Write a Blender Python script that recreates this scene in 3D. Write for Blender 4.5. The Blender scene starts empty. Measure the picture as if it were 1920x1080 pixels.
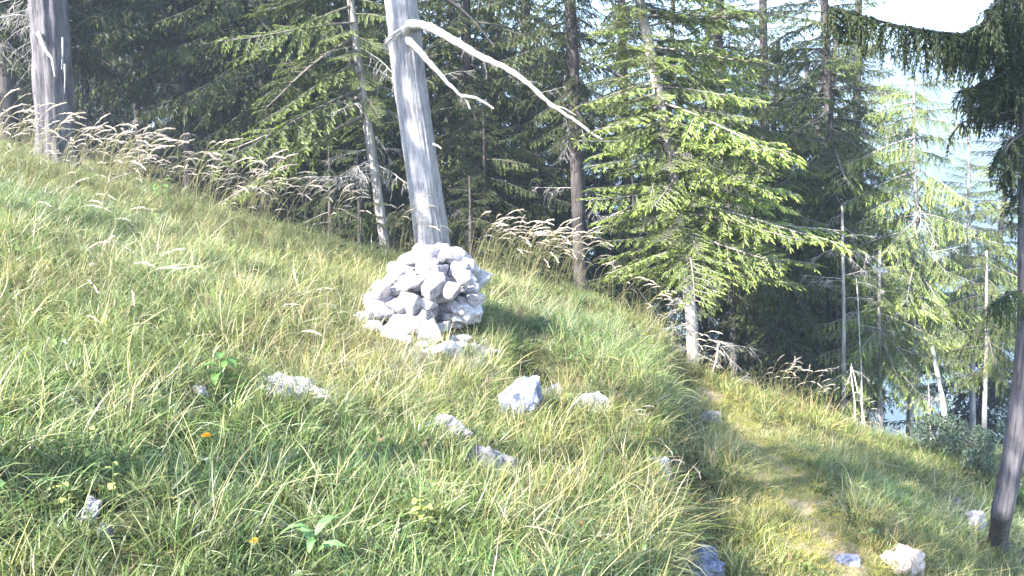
import bpy, bmesh, math, random
import numpy as np
from mathutils import Vector, Matrix, Euler, noise
R = math.radians
SC = bpy.context.scene
COL = SC.collection
random.seed(7)
rng = np.random.default_rng(7)

# ------------------------------------------------------------------ camera
PITCH = 10.0
FPX = 1507.0
cd = bpy.data.cameras.new('camera'); cam = bpy.data.objects.new('camera', cd); COL.objects.link(cam)
cam.location = (0, 0, 0); cam.rotation_euler = (R(90 - PITCH), 0, 0)
cd.sensor_width = 36; cd.lens = 36 * FPX / 1920; cd.clip_start = 0.05; cd.clip_end = 5000
SC.camera = cam

# ------------------------------------------------------------------ sky + sun
SUN_TO = Vector((-0.64, -0.50, 0.58)).normalized()
w = bpy.data.worlds.new('World'); SC.world = w; w.use_nodes = True
wn = w.node_tree.nodes; wl = w.node_tree.links
sky = wn.new('ShaderNodeTexSky'); sky.sky_type = 'NISHITA'; sky.sun_disc = False
sky.sun_elevation = math.asin(SUN_TO.z); sky.sun_rotation = math.atan2(SUN_TO.x, SUN_TO.y)
sky.altitude = 1500; sky.air_density = 1.0; sky.dust_density = 1.0
wn['Background'].inputs['Strength'].default_value = 0.12
wl.new(sky.outputs[0], wn['Background'].inputs['Color'])
sd = bpy.data.lights.new('sun', 'SUN'); sun = bpy.data.objects.new('sun', sd); COL.objects.link(sun)
sd.energy = 5.0; sd.angle = R(0.5); sd.color = (1.0, 0.965, 0.91)
sun.rotation_euler = (-SUN_TO).to_track_quat('-Z', 'Y').to_euler(); sun.location = SUN_TO * 60
vs = SC.view_settings; vs.view_transform = 'Standard'; vs.look = 'None'; vs.gamma = 1; vs.use_curve_mapping = False
vs.exposure = 2.65
SC.cycles.use_denoising = True
SC.cycles.volume_bounces = 1
SC.cycles.max_bounces = 8
SC.cycles.transparent_max_bounces = 8

# ------------------------------------------------------------------ terrain
def sst(a, b, x):
    t = np.clip((x - a) / (b - a), 0, 1); return t * t * (3 - 2 * t)
def vnoise(x, y, s, seed=0.0):
    # cheap smooth pseudo noise out of sines
    x = x * s + seed; y = y * s + seed * 1.7
    return (np.sin(x * 1.3 + 1.1 * np.sin(y * 0.9 + seed)) + np.sin(y * 1.7 + 1.3 * np.sin(x * 1.1)) + np.sin((x + y) * 0.83 + 2.0 * np.sin((x - y) * 0.57))) / 3
def bank_x(y): return 0.10 + 0.178 * y
def T(x, y):
    x = np.asarray(x, float); y = np.asarray(y, float)
    xs = np.clip(x, -26, 30)
    z = -1.9 - 0.27 * xs - 0.035 * np.clip(-xs - 1.0, 0, 8)
    yc = 10.2 - 0.05 * xs - 1.25 * sst(0.9, 2.3, x) * sst(9, 4, x)
    d = np.clip(y - yc, 0, 60)
    z = z - (0.42 + 0.16 * sst(0.9, 2.3, x) * sst(9, 5, x) * sst(30, 14, y)) * (np.sqrt(d * d + 0.36) - 0.6) * (1 - 0.8 * sst(-1.2, -7, x) * sst(60, 34, y))
    z = z - 0.46 * sst(-0.08, 0.22, x - bank_x(y)) * sst(10.2, 8.6, y)
    # path bench is flatter, then falls off again
    z = z + 0.12 * sst(0.2, 1.2, x - bank_x(y)) * sst(11, 9, y) - 0.25 * sst(1.8, 3.4, x - bank_x(y))
    # hollow by the half buried slab
    z = z - 0.42 * np.exp(-(((x - 0.26) / 0.27) ** 2 + ((y - 6.78) / 0.36) ** 2) ** 1.5)
    near = sst(16, 11, y)
    z = z + 0.20 * np.exp(-((x - 0.1) / 1.7) ** 2) * sst(6.5, 9.8, y) * near
    z = z + near * (0.055 * vnoise(x, y, 2.6, 3.0) + 0.035 * vnoise(x, y, 6.1, 9.0) + 0.09 * vnoise(x, y, 1.0, 5.0))
    # valley and the slope beyond
    z = z - 62 * sst(40, 190, y) + 6 * vnoise(x, y, 0.05, 1.0) * sst(60, 150, y)
    r = 430 + 25 * vnoise(x, y * 0, 0.008, 2.0)
    z = z + (150 + 16 * vnoise(x, 0 * y, 0.011, 4.0) + 5 * vnoise(x, 0 * y, 0.05, 6.0)) * sst(210, r + 60, y)
    return z

cp, sp = math.cos(R(PITCH)), math.sin(R(PITCH))
def ray(px, py):
    u = (px - 960) / FPX; v = -(py - 540) / FPX
    return np.array([u, cp + v * sp, -sp + v * cp])
def At(px, py, Y):
    d = ray(px, py); return Vector(tuple(d * (Y / d[1])))
def G(px, py, far=18):
    d = ray(px, py); d = d / d[1]
    ys = np.arange(1.6, far, 0.01)
    zz = ys * d[2] - T(ys * d[0], ys)
    k = np.argmax(zz < 0)
    if not (zz < 0).any(): k = len(ys) - 1
    y = ys[k]; return Vector((d[0] * y, y, float(T(d[0] * y, y))))
def proj(x, y, z):
    zc = y * cp - z * sp
    return 960 + FPX * x / zc, 540 - FPX * (z * cp + y * sp) / zc
def pxm(px, Y): return px * Y / FPX

# ------------------------------------------------------------------ object helpers
def tag(o, label=None, cat=None, group=None, kind=None):
    if label: o['label'] = label
    if cat: o['category'] = cat
    if group: o['group'] = group
    if kind: o['kind'] = kind
    return o
def mesh_np(name, V, F, mat, col=None, smooth=False):
    me = bpy.data.meshes.new(name)
    V = np.asarray(V, np.float32); F = np.asarray(F, np.int32)
    n = F.shape[1]
    me.vertices.add(len(V)); me.vertices.foreach_set('co', V.ravel())
    me.loops.add(F.size); me.loops.foreach_set('vertex_index', F.ravel())
    me.polygons.add(len(F)); me.polygons.foreach_set('loop_start', np.arange(0, F.size, n, dtype=np.int32))
    me.polygons.foreach_set('loop_total', np.full(len(F), n, np.int32))
    if smooth: me.polygons.foreach_set('use_smooth', np.ones(len(F), bool))
    if col is not None:
        a = me.color_attributes.new('Col', 'FLOAT_COLOR', 'POINT')
        c = np.ones((len(V), 4), np.float32); c[:, :3] = col
        a.data.foreach_set('color', c.ravel())
    me.update(); me.validate()
    me.materials.append(mat)
    return me
def ob(name, me, parent=None, loc=None):
    o = bpy.data.objects.new(name, me); COL.objects.link(o)
    if loc is not None: o.location = loc
    if parent is not None: o.parent = parent
    return o
def empty(name, loc):
    o = bpy.data.objects.new(name, None); COL.objects.link(o); o.location = loc; o.empty_display_size = 0.2
    return o
def frames(P):
    P = np.asarray(P, float); n = len(P)
    t = np.gradient(P, axis=0); t /= np.linalg.norm(t, axis=1)[:, None] + 1e-9
    ref = np.array([0.31, 0.2, 0.93]) if abs(t[0][2]) < 0.9 else np.array([1, 0.1, 0])
    a = np.cross(t, ref); a /= np.linalg.norm(a, axis=1)[:, None] + 1e-9
    b = np.cross(t, a)
    return t, a, b
def tube(P, rad, seg=8, rfun=None):
    """quads of a tapered tube; rfun(i_ring, angles)->radial factor"""
    P = np.asarray(P, float); rad = np.asarray(rad, float); n = len(P)
    t, a, b = frames(P)
    th = np.arange(seg) * 2 * math.pi / seg
    V = np.zeros((n, seg, 3))
    for i in range(n):
        f = np.ones(seg) if rfun is None else rfun(i, th)
        V[i] = P[i] + (np.cos(th) * f * rad[i])[:, None] * a[i] + (np.sin(th) * f * rad[i])[:, None] * b[i]
    idx = np.arange(n * seg).reshape(n, seg)
    q = np.stack([idx[:-1], np.roll(idx[:-1], -1, 1), np.roll(idx[1:], -1, 1), idx[1:]], -1).reshape(-1, 4)
    return V.reshape(-1, 3), q
def resample(P, n):
    P = np.asarray(P, float); d = np.r_[0, np.cumsum(np.linalg.norm(np.diff(P, axis=0), axis=1))]
    s = np.linspace(0, d[-1], n)
    return np.stack([np.interp(s, d, P[:, k]) for k in range(P.shape[1])], 1)
def cat(parts):
    Vs, Fs, Cs = [], [], []; k = 0
    for p in parts:
        Vs.append(p[0]); Fs.append(p[1] + k); k += len(p[0])
        if len(p) > 2: Cs.append(p[2])
    return np.concatenate(Vs), np.concatenate(Fs), (np.concatenate(Cs) if Cs else None)

# ------------------------------------------------------------------ materials
def nmat(name):
    m = bpy.data.materials.new(name); m.use_nodes = True
    nt = m.node_tree; b = nt.nodes['Principled BSDF']
    return m, nt, b
def N(nt, t, **kw):
    n = nt.nodes.new(t)
    for k, v in kw.items(): setattr(n, k, v)
    return n
def ramp(nt, stops, src):
    r = N(nt, 'ShaderNodeValToRGB'); e = r.color_ramp.elements
    while len(e) < len(stops): e.new(0.5)
    for i, (p, c) in enumerate(stops):
        e[i].position = p; e[i].color = (*c, 1) if len(c) == 3 else c
    nt.links.new(src, r.inputs[0]); return r
def noise_n(nt, scale, detail=4, rough=0.6, coord=None, scl=None):
    t = N(nt, 'ShaderNodeTexNoise'); t.inputs['Scale'].default_value = scale; t.inputs['Detail'].default_value = detail
    t.inputs['Roughness'].default_value = rough
    if coord is not None:
        if scl:
            mp = N(nt, 'ShaderNodeMapping'); mp.inputs['Scale'].default_value = scl
            nt.links.new(coord, mp.inputs[0]); coord = mp.outputs[0]
        nt.links.new(coord, t.inputs['Vector'])
    return t
def bump(nt, b, h, strength=0.5, dist=0.02):
    bp = N(nt, 'ShaderNodeBump'); bp.inputs['Strength'].default_value = strength; bp.inputs['Distance'].default_value = dist
    nt.links.new(h, bp.inputs['Height']); nt.links.new(bp.outputs[0], b.inputs['Normal'])

def leafy(name, trans=0.35, rough=0.45, tint=True, spec=0.4, hue=None):
    """vertex colour x per-instance tint, with translucency"""
    m, nt, b = nmat(name)
    a = N(nt, 'ShaderNodeAttribute'); a.attribute_name = 'Col'
    src = a.outputs['Color']
    if tint:
        t = N(nt, 'ShaderNodeAttribute'); t.attribute_name = 'tint'; t.attribute_type = 'INSTANCER'
        mx = N(nt, 'ShaderNodeMix', data_type='RGBA', blend_type='MULTIPLY'); mx.inputs[0].default_value = 1
        nt.links.new(src, mx.inputs[6]); nt.links.new(t.outputs['Color'], mx.inputs[7]); src = mx.outputs[2]
    nt.links.new(src, b.inputs['Base Color'])
    b.inputs['Roughness'].default_value = rough; b.inputs['Specular IOR Level'].default_value = spec
    tr = N(nt, 'ShaderNodeBsdfTranslucent'); nt.links.new(src, tr.inputs['Color'])
    ms = N(nt, 'ShaderNodeMixShader'); ms.inputs[0].default_value = trans
    nt.links.new(b.outputs[0], ms.inputs[1]); nt.links.new(tr.outputs[0], ms.inputs[2])
    nt.links.new(ms.outputs[0], nt.nodes['Material Output'].inputs['Surface'])
    return m
M = {}
M['grass'] = leafy('grass_blades', 0.35, 0.38, True, 0.45)
M['seed'] = leafy('seed_heads', 0.45, 0.5, True, 0.4)
M['needles'] = leafy('spruce_needles', 0.22, 0.45, False, 0.35)
M['leaf'] = leafy('green_leaves', 0.3, 0.4, False, 0.5)
M['petal'] = leafy('petals', 0.4, 0.6, False, 0.2)

def wood(name, c1, c2, c3, scale=1.0, bstr=0.8):
    m, nt, b = nmat(name)
    tc = N(nt, 'ShaderNodeTexCoord'); o = tc.outputs['Object']
    n1 = noise_n(nt, 26 * scale, 6, 0.65, o, (1, 1, 0.09)); n2 = noise_n(nt, 3.2, 5, 0.6, o)
    r1 = ramp(nt, [(0.34, c1), (0.46, c2), (0.72, c3)], n1.outputs['Fac'])
    r2 = ramp(nt, [(0.3, (0.62, 0.6, 0.6)), (0.7, (1.15, 1.12, 1.08))], n2.outputs['Fac'])
    mx = N(nt, 'ShaderNodeMix', data_type='RGBA', blend_type='MULTIPLY'); mx.inputs[0].default_value = 1
    nt.links.new(r1.outputs[0], mx.inputs[6]); nt.links.new(r2.outputs[0], mx.inputs[7])
    nt.links.new(mx.outputs[2], b.inputs['Base Color']); b.inputs['Roughness'].default_value = 0.85
    b.inputs['Specular IOR Level'].default_value = 0.25
    bump(nt, b, n1.outputs['Fac'], bstr, 0.02)
    return m
M['deadwood'] = wood('weathered_deadwood', (0.15, 0.148, 0.16), (0.30, 0.295, 0.31), (0.40, 0.39, 0.41), 2.6, 0.6)
M['paletwig'] = wood('bleached_twigs', (0.30, 0.28, 0.26), (0.42, 0.40, 0.37), (0.55, 0.53, 0.50), 1.0, 0.4)
M['bark'] = wood('spruce_bark', (0.03, 0.026, 0.025), (0.065, 0.056, 0.054), (0.13, 0.115, 0.11), 1.2)
M['palebark'] = wood('pale_bark', (0.17, 0.15, 0.14), (0.34, 0.32, 0.30), (0.50, 0.48, 0.45), 1.2)

M['oldbark'] = wood('old_grey_bark', (0.05, 0.046, 0.05), (0.12, 0.11, 0.12), (0.22, 0.205, 0.215), 1.3)
def rockmat(name, cols, scale=7):
    m, nt, b = nmat(name)
    g = N(nt, 'ShaderNodeNewGeometry'); oi = N(nt, 'ShaderNodeObjectInfo')
    tc = N(nt, 'ShaderNodeTexCoord')
    n1 = noise_n(nt, scale, 8, 0.68, tc.outputs['Object']); n2 = noise_n(nt, scale * 6, 6, 0.7, tc.outputs['Object'])
    r1 = ramp(nt, [(0.3, cols[0]), (0.5, cols[1]), (0.68, cols[2])], n1.outputs['Fac'])
    r2 = ramp(nt, [(0.35, (0.6, 0.6, 0.6)), (0.6, (1.08, 1.06, 1.04))], n2.outputs['Fac'])
    mx = N(nt, 'ShaderNodeMix', data_type='RGBA', blend_type='MULTIPLY'); mx.inputs[0].default_value = 0.85
    nt.links.new(r1.outputs[0], mx.inputs[6]); nt.links.new(r2.outputs[0], mx.inputs[7])
    rr = ramp(nt, [(0, (0.58, 0.55, 0.56)), (0.4, (0.9, 0.88, 0.9)), (1, (1.15, 1.13, 1.13))], oi.outputs['Random'])
    m2 = N(nt, 'ShaderNodeMix', data_type='RGBA', blend_type='MULTIPLY'); m2.inputs[0].default_value = 1
    nt.links.new(mx.outputs[2], m2.inputs[6]); nt.links.new(rr.outputs[0], m2.inputs[7])
    nt.links.new(m2.outputs[2], b.inputs['Base Color']); b.inputs['Roughness'].default_value = 0.9
    b.inputs['Specular IOR Level'].default_value = 0.2
    bump(nt, b, n2.outputs['Fac'], 0.7, 0.012)
    return m
M['limestone'] = rockmat('pale_limestone', ((0.20, 0.18, 0.19), (0.50, 0.48, 0.50), (0.66, 0.64, 0.64)))
M['greyrock'] = rockmat('grey_lichened_rock', ((0.10, 0.10, 0.12), (0.24, 0.245, 0.28), (0.42, 0.42, 0.45)), 9)
M['bluerock'] = rockmat('dark_blue_grey_rock', ((0.06, 0.07, 0.11), (0.17, 0.19, 0.28), (0.42, 0.43, 0.50)), 12)
M['pinkrock'] = rockmat('pinkish_trail_stone', ((0.30, 0.24, 0.22), (0.48, 0.40, 0.36), (0.60, 0.52, 0.47)), 6)

def groundmat():
    m, nt, b = nmat('meadow_soil')
    g = N(nt, 'ShaderNodeNewGeometry'); p = g.outputs['Position']
    n1 = noise_n(nt, 1.3, 6, 0.6, p); n2 = noise_n(nt, 22, 8, 0.7, p)
    r1 = ramp(nt, [(0.35, (0.03, 0.035, 0.015)), (0.5, (0.06, 0.06, 0.025)), (0.65, (0.10, 0.08, 0.045))], n1.outputs['Fac'])
    r2 = ramp(nt, [(0.3, (0.35, 0.33, 0.3)), (0.65, (1.5, 1.45, 1.3))], n2.outputs['Fac'])
    mx = N(nt, 'ShaderNodeMix', data_type='RGBA', blend_type='MULTIPLY'); mx.inputs[0].default_value = 1
    nt.links.new(r1.outputs[0], mx.inputs[6]); nt.links.new(r2.outputs[0], mx.inputs[7])
    nt.links.new(mx.outputs[2], b.inputs['Base Color']); b.inputs['Roughness'].default_value = 0.95
    b.inputs['Specular IOR Level'].default_value = 0.1
    bump(nt, b, n2.outputs['Fac'], 1.0, 0.04); return m
M['soil'] = groundmat()
def pathmat():
    m, nt, b = nmat('worn_trail_turf')
    g = N(nt, 'ShaderNodeNewGeometry'); p = g.outputs['Position']
    n1 = noise_n(nt, 2.6, 6, 0.6, p); n2 = noise_n(nt, 45, 8, 0.7, p)
    r1 = ramp(nt, [(0.36, (0.07, 0.07, 0.03)), (0.52, (0.20, 0.20, 0.06)), (0.66, (0.36, 0.28, 0.20))], n1.outputs['Fac'])
    r2 = ramp(nt, [(0.3, (0.45, 0.43, 0.4)), (0.65, (1.3, 1.28, 1.2))], n2.outputs['Fac'])
    mx = N(nt, 'ShaderNodeMix', data_type='RGBA', blend_type='MULTIPLY'); mx.inputs[0].default_value = 1
    nt.links.new(r1.outputs[0], mx.inputs[6]); nt.links.new(r2.outputs[0], mx.inputs[7])
    nt.links.new(mx.outputs[2], b.inputs['Base Color']); b.inputs['Roughness'].default_value = 0.95
    b.inputs['Specular IOR Level'].default_value = 0.1
    bump(nt, b, n2.outputs['Fac'], 1.0, 0.02); return m
M['path'] = pathmat()
def hillmat():
    m, nt, b = nmat('far_forest_slope')
    g = N(nt, 'ShaderNodeNewGeometry'); p = g.outputs['Position']
    n1 = noise_n(nt, 0.02, 6, 0.6, p); n2 = noise_n(nt, 0.35, 6, 0.75, p)
    r1 = ramp(nt, [(0.42, (0.02, 0.04, 0.03)), (0.55, (0.035, 0.06, 0.04)), (0.62, (0.08, 0.11, 0.07))], n1.outputs['Fac'])
    r2 = ramp(nt, [(0.35, (0.4, 0.4, 0.4)), (0.6, (1.4, 1.4, 1.4))], n2.outputs['Fac'])
    mx = N(nt, 'ShaderNodeMix', data_type='RGBA', blend_type='MULTIPLY'); mx.inputs[0].default_value = 1
    nt.links.new(r1.outputs[0], mx.inputs[6]); nt.links.new(r2.outputs[0], mx.inputs[7])
    nt.links.new(mx.outputs[2], b.inputs['Base Color']); b.inputs['Roughness'].default_value = 1
    return m
M['hill'] = hillmat()

# ------------------------------------------------------------------ setting
def grid(xs, ys, off=0.0):
    X, Y = np.meshgrid(xs, ys); Z = T(X, Y) + off
    V = np.stack([X, Y, Z], -1).reshape(-1, 3); idx = np.arange(len(V)).reshape(X.shape)
    F = np.stack([idx[:-1, :-1], idx[:-1, 1:], idx[1:, 1:], idx[1:, :-1]], -1).reshape(-1, 4)
    return V, F
xs = np.r_[np.linspace(-60, -9, 20)[:-1], np.arange(-9, 9.01, 0.07), np.linspace(9, 60, 20)[1:]]
ys = np.r_[np.linspace(-25, 1, 12)[:-1], np.arange(1, 14, 0.07), np.linspace(14, 60, 40)]
V, F = grid(xs, ys); o = ob('ground', mesh_np('ground', V, F, M['soil'], smooth=True)); tag(o, kind='structure')
V, F = grid(np.linspace(-520, 520, 140), np.linspace(60, 560, 110)); o = ob('mountain', mesh_np('mountain', V, F, M['hill'], smooth=True)); tag(o, kind='structure')

# worn trail: a ribbon laid 8 mm over the ground
trail_px = [(1255, 690), (1330, 745), (1400, 800), (1450, 860), (1480, 930), (1520, 1000), (1580, 1075), (1640, 1180)]
tc_ = resample([tuple(G(*p)) for p in trail_px[:-1]] + [(2.1, 3.2, 0)], 70)
trail_w = np.interp(np.linspace(0, 1, 70), [0, 0.2, 0.5, 1], [0.16, 0.26, 0.42, 0.50])
Vp = []
for i in range(70):
    t = tc_[min(i + 1, 69)] - tc_[max(i - 1, 0)]; nrm = np.array([t[1], -t[0]]); nrm /= np.linalg.norm(nrm)
    ww = trail_w[i]
    for s in np.linspace(-1, 1, 13):
        wv = s * ww * (1 + 0.18 * math.sin(i * 0.7 + s * 2) + 0.1 * math.sin(i * 1.9))
        x, y = tc_[i][0] + nrm[0] * wv, tc_[i][1] + nrm[1] * wv
        Vp.append((x, y, float(T(x, y)) + 0.012))
idx = np.arange(70 * 13).reshape(70, 13)
F = np.stack([idx[:-1, :-1], idx[:-1, 1:], idx[1:, 1:], idx[1:, :-1]], -1).reshape(-1, 4)
o = ob('path', mesh_np('path', Vp, F, M['path'], smooth=True)); tag(o, kind='structure')
def trail_d(x, y):
    d = np.min((x[:, None] - tc_[None, :, 0]) ** 2 + (y[:, None] - tc_[None, :, 1]) ** 2, 1) ** .5
    k = np.argmin((x[:, None] - tc_[None, :, 0]) ** 2 + (y[:, None] - tc_[None, :, 1]) ** 2, 1)
    return d / trail_w[k]

# haze
hm = bpy.data.materials.new('haze'); hm.use_nodes = True; nt = hm.node_tree; nt.nodes.clear()
pv = nt.nodes.new('ShaderNodeVolumePrincipled'); out = nt.nodes.new('ShaderNodeOutputMaterial')
pv.inputs['Density'].default_value = 0.0021; pv.inputs['Color'].default_value = (0.66, 0.80, 1, 1); pv.inputs['Anisotropy'].default_value = 0.2
nt.links.new(pv.outputs[0], out.inputs['Volume'])
bm = bmesh.new(); bmesh.ops.create_cube(bm, size=1); me = bpy.data.meshes.new('haze'); bm.to_mesh(me); bm.free(); me.materials.append(hm)
o = ob('haze', me); o.scale = (1200, 640, 260); o.location = (0, 270, -25); tag(o, 'thin blue summer haze over the valley', 'haze', kind='stuff')

# ------------------------------------------------------------------ spruce foliage templates
def rv(n, s): return rng.normal(0, s, (n, 3))
def strips(P0, D, L, W, C0, C1):
    """n flat diamonds: start P0, direction D, length L, width W -> two crossing diamonds each (4 tris)"""
    n = len(P0); D = D / (np.linalg.norm(D, axis=1)[:, None] + 1e-9)
    up = np.tile([0, 0, 1.0], (n, 1)) + rv(n, 0.45)
    S = np.cross(D, up); S /= np.linalg.norm(S, axis=1)[:, None] + 1e-9
    S2 = np.cross(D, S)
    mid = P0 + D * (L * 0.45)[:, None]; tip = P0 + D * L[:, None] + np.array([0, 0, -1]) * (L * 0.12)[:, None]
    V = np.stack([P0, mid + S * (W / 2)[:, None], tip, mid - S * (W / 2)[:, None], mid + S2 * (W / 2.4)[:, None], mid - S2 * (W / 2.4)[:, None]], 1)
    b = np.arange(n)[:, None] * 6
    F = np.concatenate([b + np.array([0, 1, 2]), b + np.array([0, 2, 3]), b + np.array([0, 4, 2]), b + np.array([0, 2, 5])])
    C = np.stack([C0, (C0 + C1) / 2, C1, (C0 + C1) / 2, (C0 + C1) / 2, (C0 + C1) / 2], 1)
    return V.reshape(-1, 3), F, C.reshape(-1, 3)
def tri_tube(P, r, c):
    V, q = tube(P, r, 3); F = np.concatenate([q[:, [0, 1, 2]], q[:, [0, 2, 3]]])
    return V, F, np.tile(np.array(c, float), (len(V), 1))
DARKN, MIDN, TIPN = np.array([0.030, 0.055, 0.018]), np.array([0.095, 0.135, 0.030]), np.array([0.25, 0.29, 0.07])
TWIG = (0.16, 0.14, 0.12)
def branch_template(L, sec_gap, ter_gap, ter_len, ter_w, droop, hang, light=1.0, bare=0.12):
    parts = []
    n = 9; t = np.linspace(0, 1, n)
    sway = rng.normal(0, 0.05)
    P = np.stack([t * L, np.sin(t * 2.4 + rng.uniform(0, 3)) * L * 0.03 + sway * t * t * L, L * (-droop * t ** 1.6 + droop * 0.45 * np.clip(t - 0.7, 0, 1) ** 1.3 * 2)], 1)
    parts.append(tri_tube(P, np.interp(t, [0, 1], [0.011 * L + 0.004, 0.003]), TWIG))
    P0s, Ds, Ls, Ws, C0, C1 = [], [], [], [], [], []
    d = bare * L
    side = 1
    while d < L * 0.99:
        tt = d / L
        base = np.array([np.interp(tt, t, P[:, k]) for k in range(3)])
        sl = (0.34 * L * (1 - tt) ** 0.75 * min(1, (tt + 0.08) / 0.35) + 0.09) * rng.uniform(0.65, 1.2)
        sl = min(sl, 0.62)
        ang = R(rng.uniform(42, 68)) * side
        hg = hang * rng.uniform(0.6, 1.25)
        dirv = np.array([math.cos(ang), math.sin(ang), 0]) * (1 - 0.55 * hg)
        m = max(3, int(sl / ter_gap)); s = np.linspace(0, 1, m)
        sec = base + dirv * (s * sl)[:, None] + np.array([0, 0, -1]) * (hg * sl * s ** 1.5)[:, None] + np.outer(s * (1 - s), rng.normal(0, 0.12 * sl, 3))
        parts.append(tri_tube(sec[[0, m // 2, m - 1]], np.array([0.004, 0.003, 0.0015]) * (1 + L * .3), TWIG))
        sd_ = np.gradient(sec, axis=0); sd_ /= np.linalg.norm(sd_, axis=1)[:, None] + 1e-9
        lat = np.cross(sd_, [0, 0, 1.0]) + 1e-4; lat /= np.linalg.norm(lat, axis=1)[:, None]
        for sgn in (-1, 1):
            k = np.arange(1, m) if m > 3 else np.arange(m)
            k = k[rng.random(len(k)) < 0.93]
            nn = len(k)
            if nn == 0: continue
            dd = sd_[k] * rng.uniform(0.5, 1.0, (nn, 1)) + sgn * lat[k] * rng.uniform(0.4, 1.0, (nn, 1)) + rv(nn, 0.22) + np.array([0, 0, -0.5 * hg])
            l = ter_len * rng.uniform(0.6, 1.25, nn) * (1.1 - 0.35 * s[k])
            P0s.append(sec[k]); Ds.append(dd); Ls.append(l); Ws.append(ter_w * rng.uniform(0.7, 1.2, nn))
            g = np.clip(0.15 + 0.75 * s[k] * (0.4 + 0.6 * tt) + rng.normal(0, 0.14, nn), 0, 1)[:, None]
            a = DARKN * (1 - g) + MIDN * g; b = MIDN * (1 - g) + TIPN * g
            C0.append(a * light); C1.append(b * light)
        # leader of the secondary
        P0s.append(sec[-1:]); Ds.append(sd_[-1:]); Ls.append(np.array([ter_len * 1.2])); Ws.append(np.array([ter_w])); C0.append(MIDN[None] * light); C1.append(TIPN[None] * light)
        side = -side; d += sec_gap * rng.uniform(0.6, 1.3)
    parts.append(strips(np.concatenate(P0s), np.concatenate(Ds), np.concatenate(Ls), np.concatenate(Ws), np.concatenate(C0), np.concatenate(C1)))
    return cat(parts)
TPL = {}
def tpl(style):
    if style not in TPL:
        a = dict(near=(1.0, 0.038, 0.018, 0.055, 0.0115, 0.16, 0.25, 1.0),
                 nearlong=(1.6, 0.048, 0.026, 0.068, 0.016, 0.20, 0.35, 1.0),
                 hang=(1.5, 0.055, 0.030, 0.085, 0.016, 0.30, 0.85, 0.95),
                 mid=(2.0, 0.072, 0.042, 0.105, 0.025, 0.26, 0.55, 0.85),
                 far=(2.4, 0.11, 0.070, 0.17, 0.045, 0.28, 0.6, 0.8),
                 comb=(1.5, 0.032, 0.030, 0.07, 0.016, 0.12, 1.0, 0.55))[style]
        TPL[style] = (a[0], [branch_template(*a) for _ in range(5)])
    return TPL[style]
def place_branch(T5, L, style, org, az, el, roll=0.0, tint=1.0):
    Lt, ts = tpl(style); V, F, C = ts[rng.integers(len(ts))]
    s = L / Lt
    Mx = Matrix.Rotation(az, 3, 'Z') @ Matrix.Rotation(-el, 3, 'Y') @ Matrix.Rotation(roll, 3, 'X')
    Mx = np.array(Mx) * s
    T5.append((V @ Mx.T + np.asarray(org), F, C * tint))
def crown(pts, z0, z1, rmax, style, dens=9.0, tmax=None, az_bias=None, low_r=0.8, apex=None, tint=1.0, skip=0.0, front=0.0, el0=-14):
    """pts: trunk polyline in local coords; z0,z1 branch zone; returns V,F,C"""
    parts = []; P = np.asarray([tuple(p) for p in pts], float)
    z = z0; az = rng.uniform(0, 6)
    top = apex if apex else z1
    while z < z1:
        f = (z - z0) / max(top - z0, 1e-3)
        c = np.array([np.interp(z, P[:, 2], P[:, 0]), np.interp(z, P[:, 2], P[:, 1]), z])
        r = rmax * (low_r + (1 - low_r) * min(1, f * 4)) * (1 - f) ** 0.7 + 0.15
        r *= rng.uniform(0.62, 1.18)
        az += 2.399 + rng.normal(0, 0.35)
        if front and math.sin(az) < -0.75 and rng.random() < front: r *= 0.45
        if rng.random() > skip:
            el = R(np.interp(f, [0, 0.5, 1], [el0, 0, 35])) + rng.normal(0, 0.12)
            rr = r
            if az_bias is not None:
                rr *= 1 + az_bias[1] * math.cos(az - az_bias[0])
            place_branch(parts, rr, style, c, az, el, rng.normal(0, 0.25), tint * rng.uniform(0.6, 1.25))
        z += 1.0 / dens * rng.uniform(0.5, 1.5)
    return cat(parts)
def bark_tube(P, r0, r1, mat, seg=20, ring=0.12, rough=0.10, flare=0.25, name='trunk', crack=0.0):
    P = resample([tuple(p) for p in P], max(8, int(np.sum(np.linalg.norm(np.diff(np.array([tuple(p) for p in P]), axis=0), axis=1)) / ring)))
    n = len(P); t = np.linspace(0, 1, n); rad = r0 + (r1 - r0) * t + flare * r0 * np.exp(-t * n * ring / 0.22)
    sd0 = rng.uniform(0, 50)
    def rf(i, th):
        z = P[i][2]
        return 1 + rough * np.array([noise.noise(Vector((math.cos(a) * 3.2 + sd0, math.sin(a) * 3.2, z * 0.8))) * 1.2 + noise.noise(Vector((math.cos(a) * 9 + sd0, math.sin(a) * 9, z * 2.2))) * 0.8 for a in th]) - crack * np.array([max(0, 1 - 7 * abs(noise.noise(Vector((math.cos(a) * 7 + sd0, math.sin(a) * 7, z * 0.35 + 5))))) for a in th])
    V, F = tube(P, rad, seg, rf)
    return mesh_np(name, V, F, mat, smooth=True)

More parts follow.
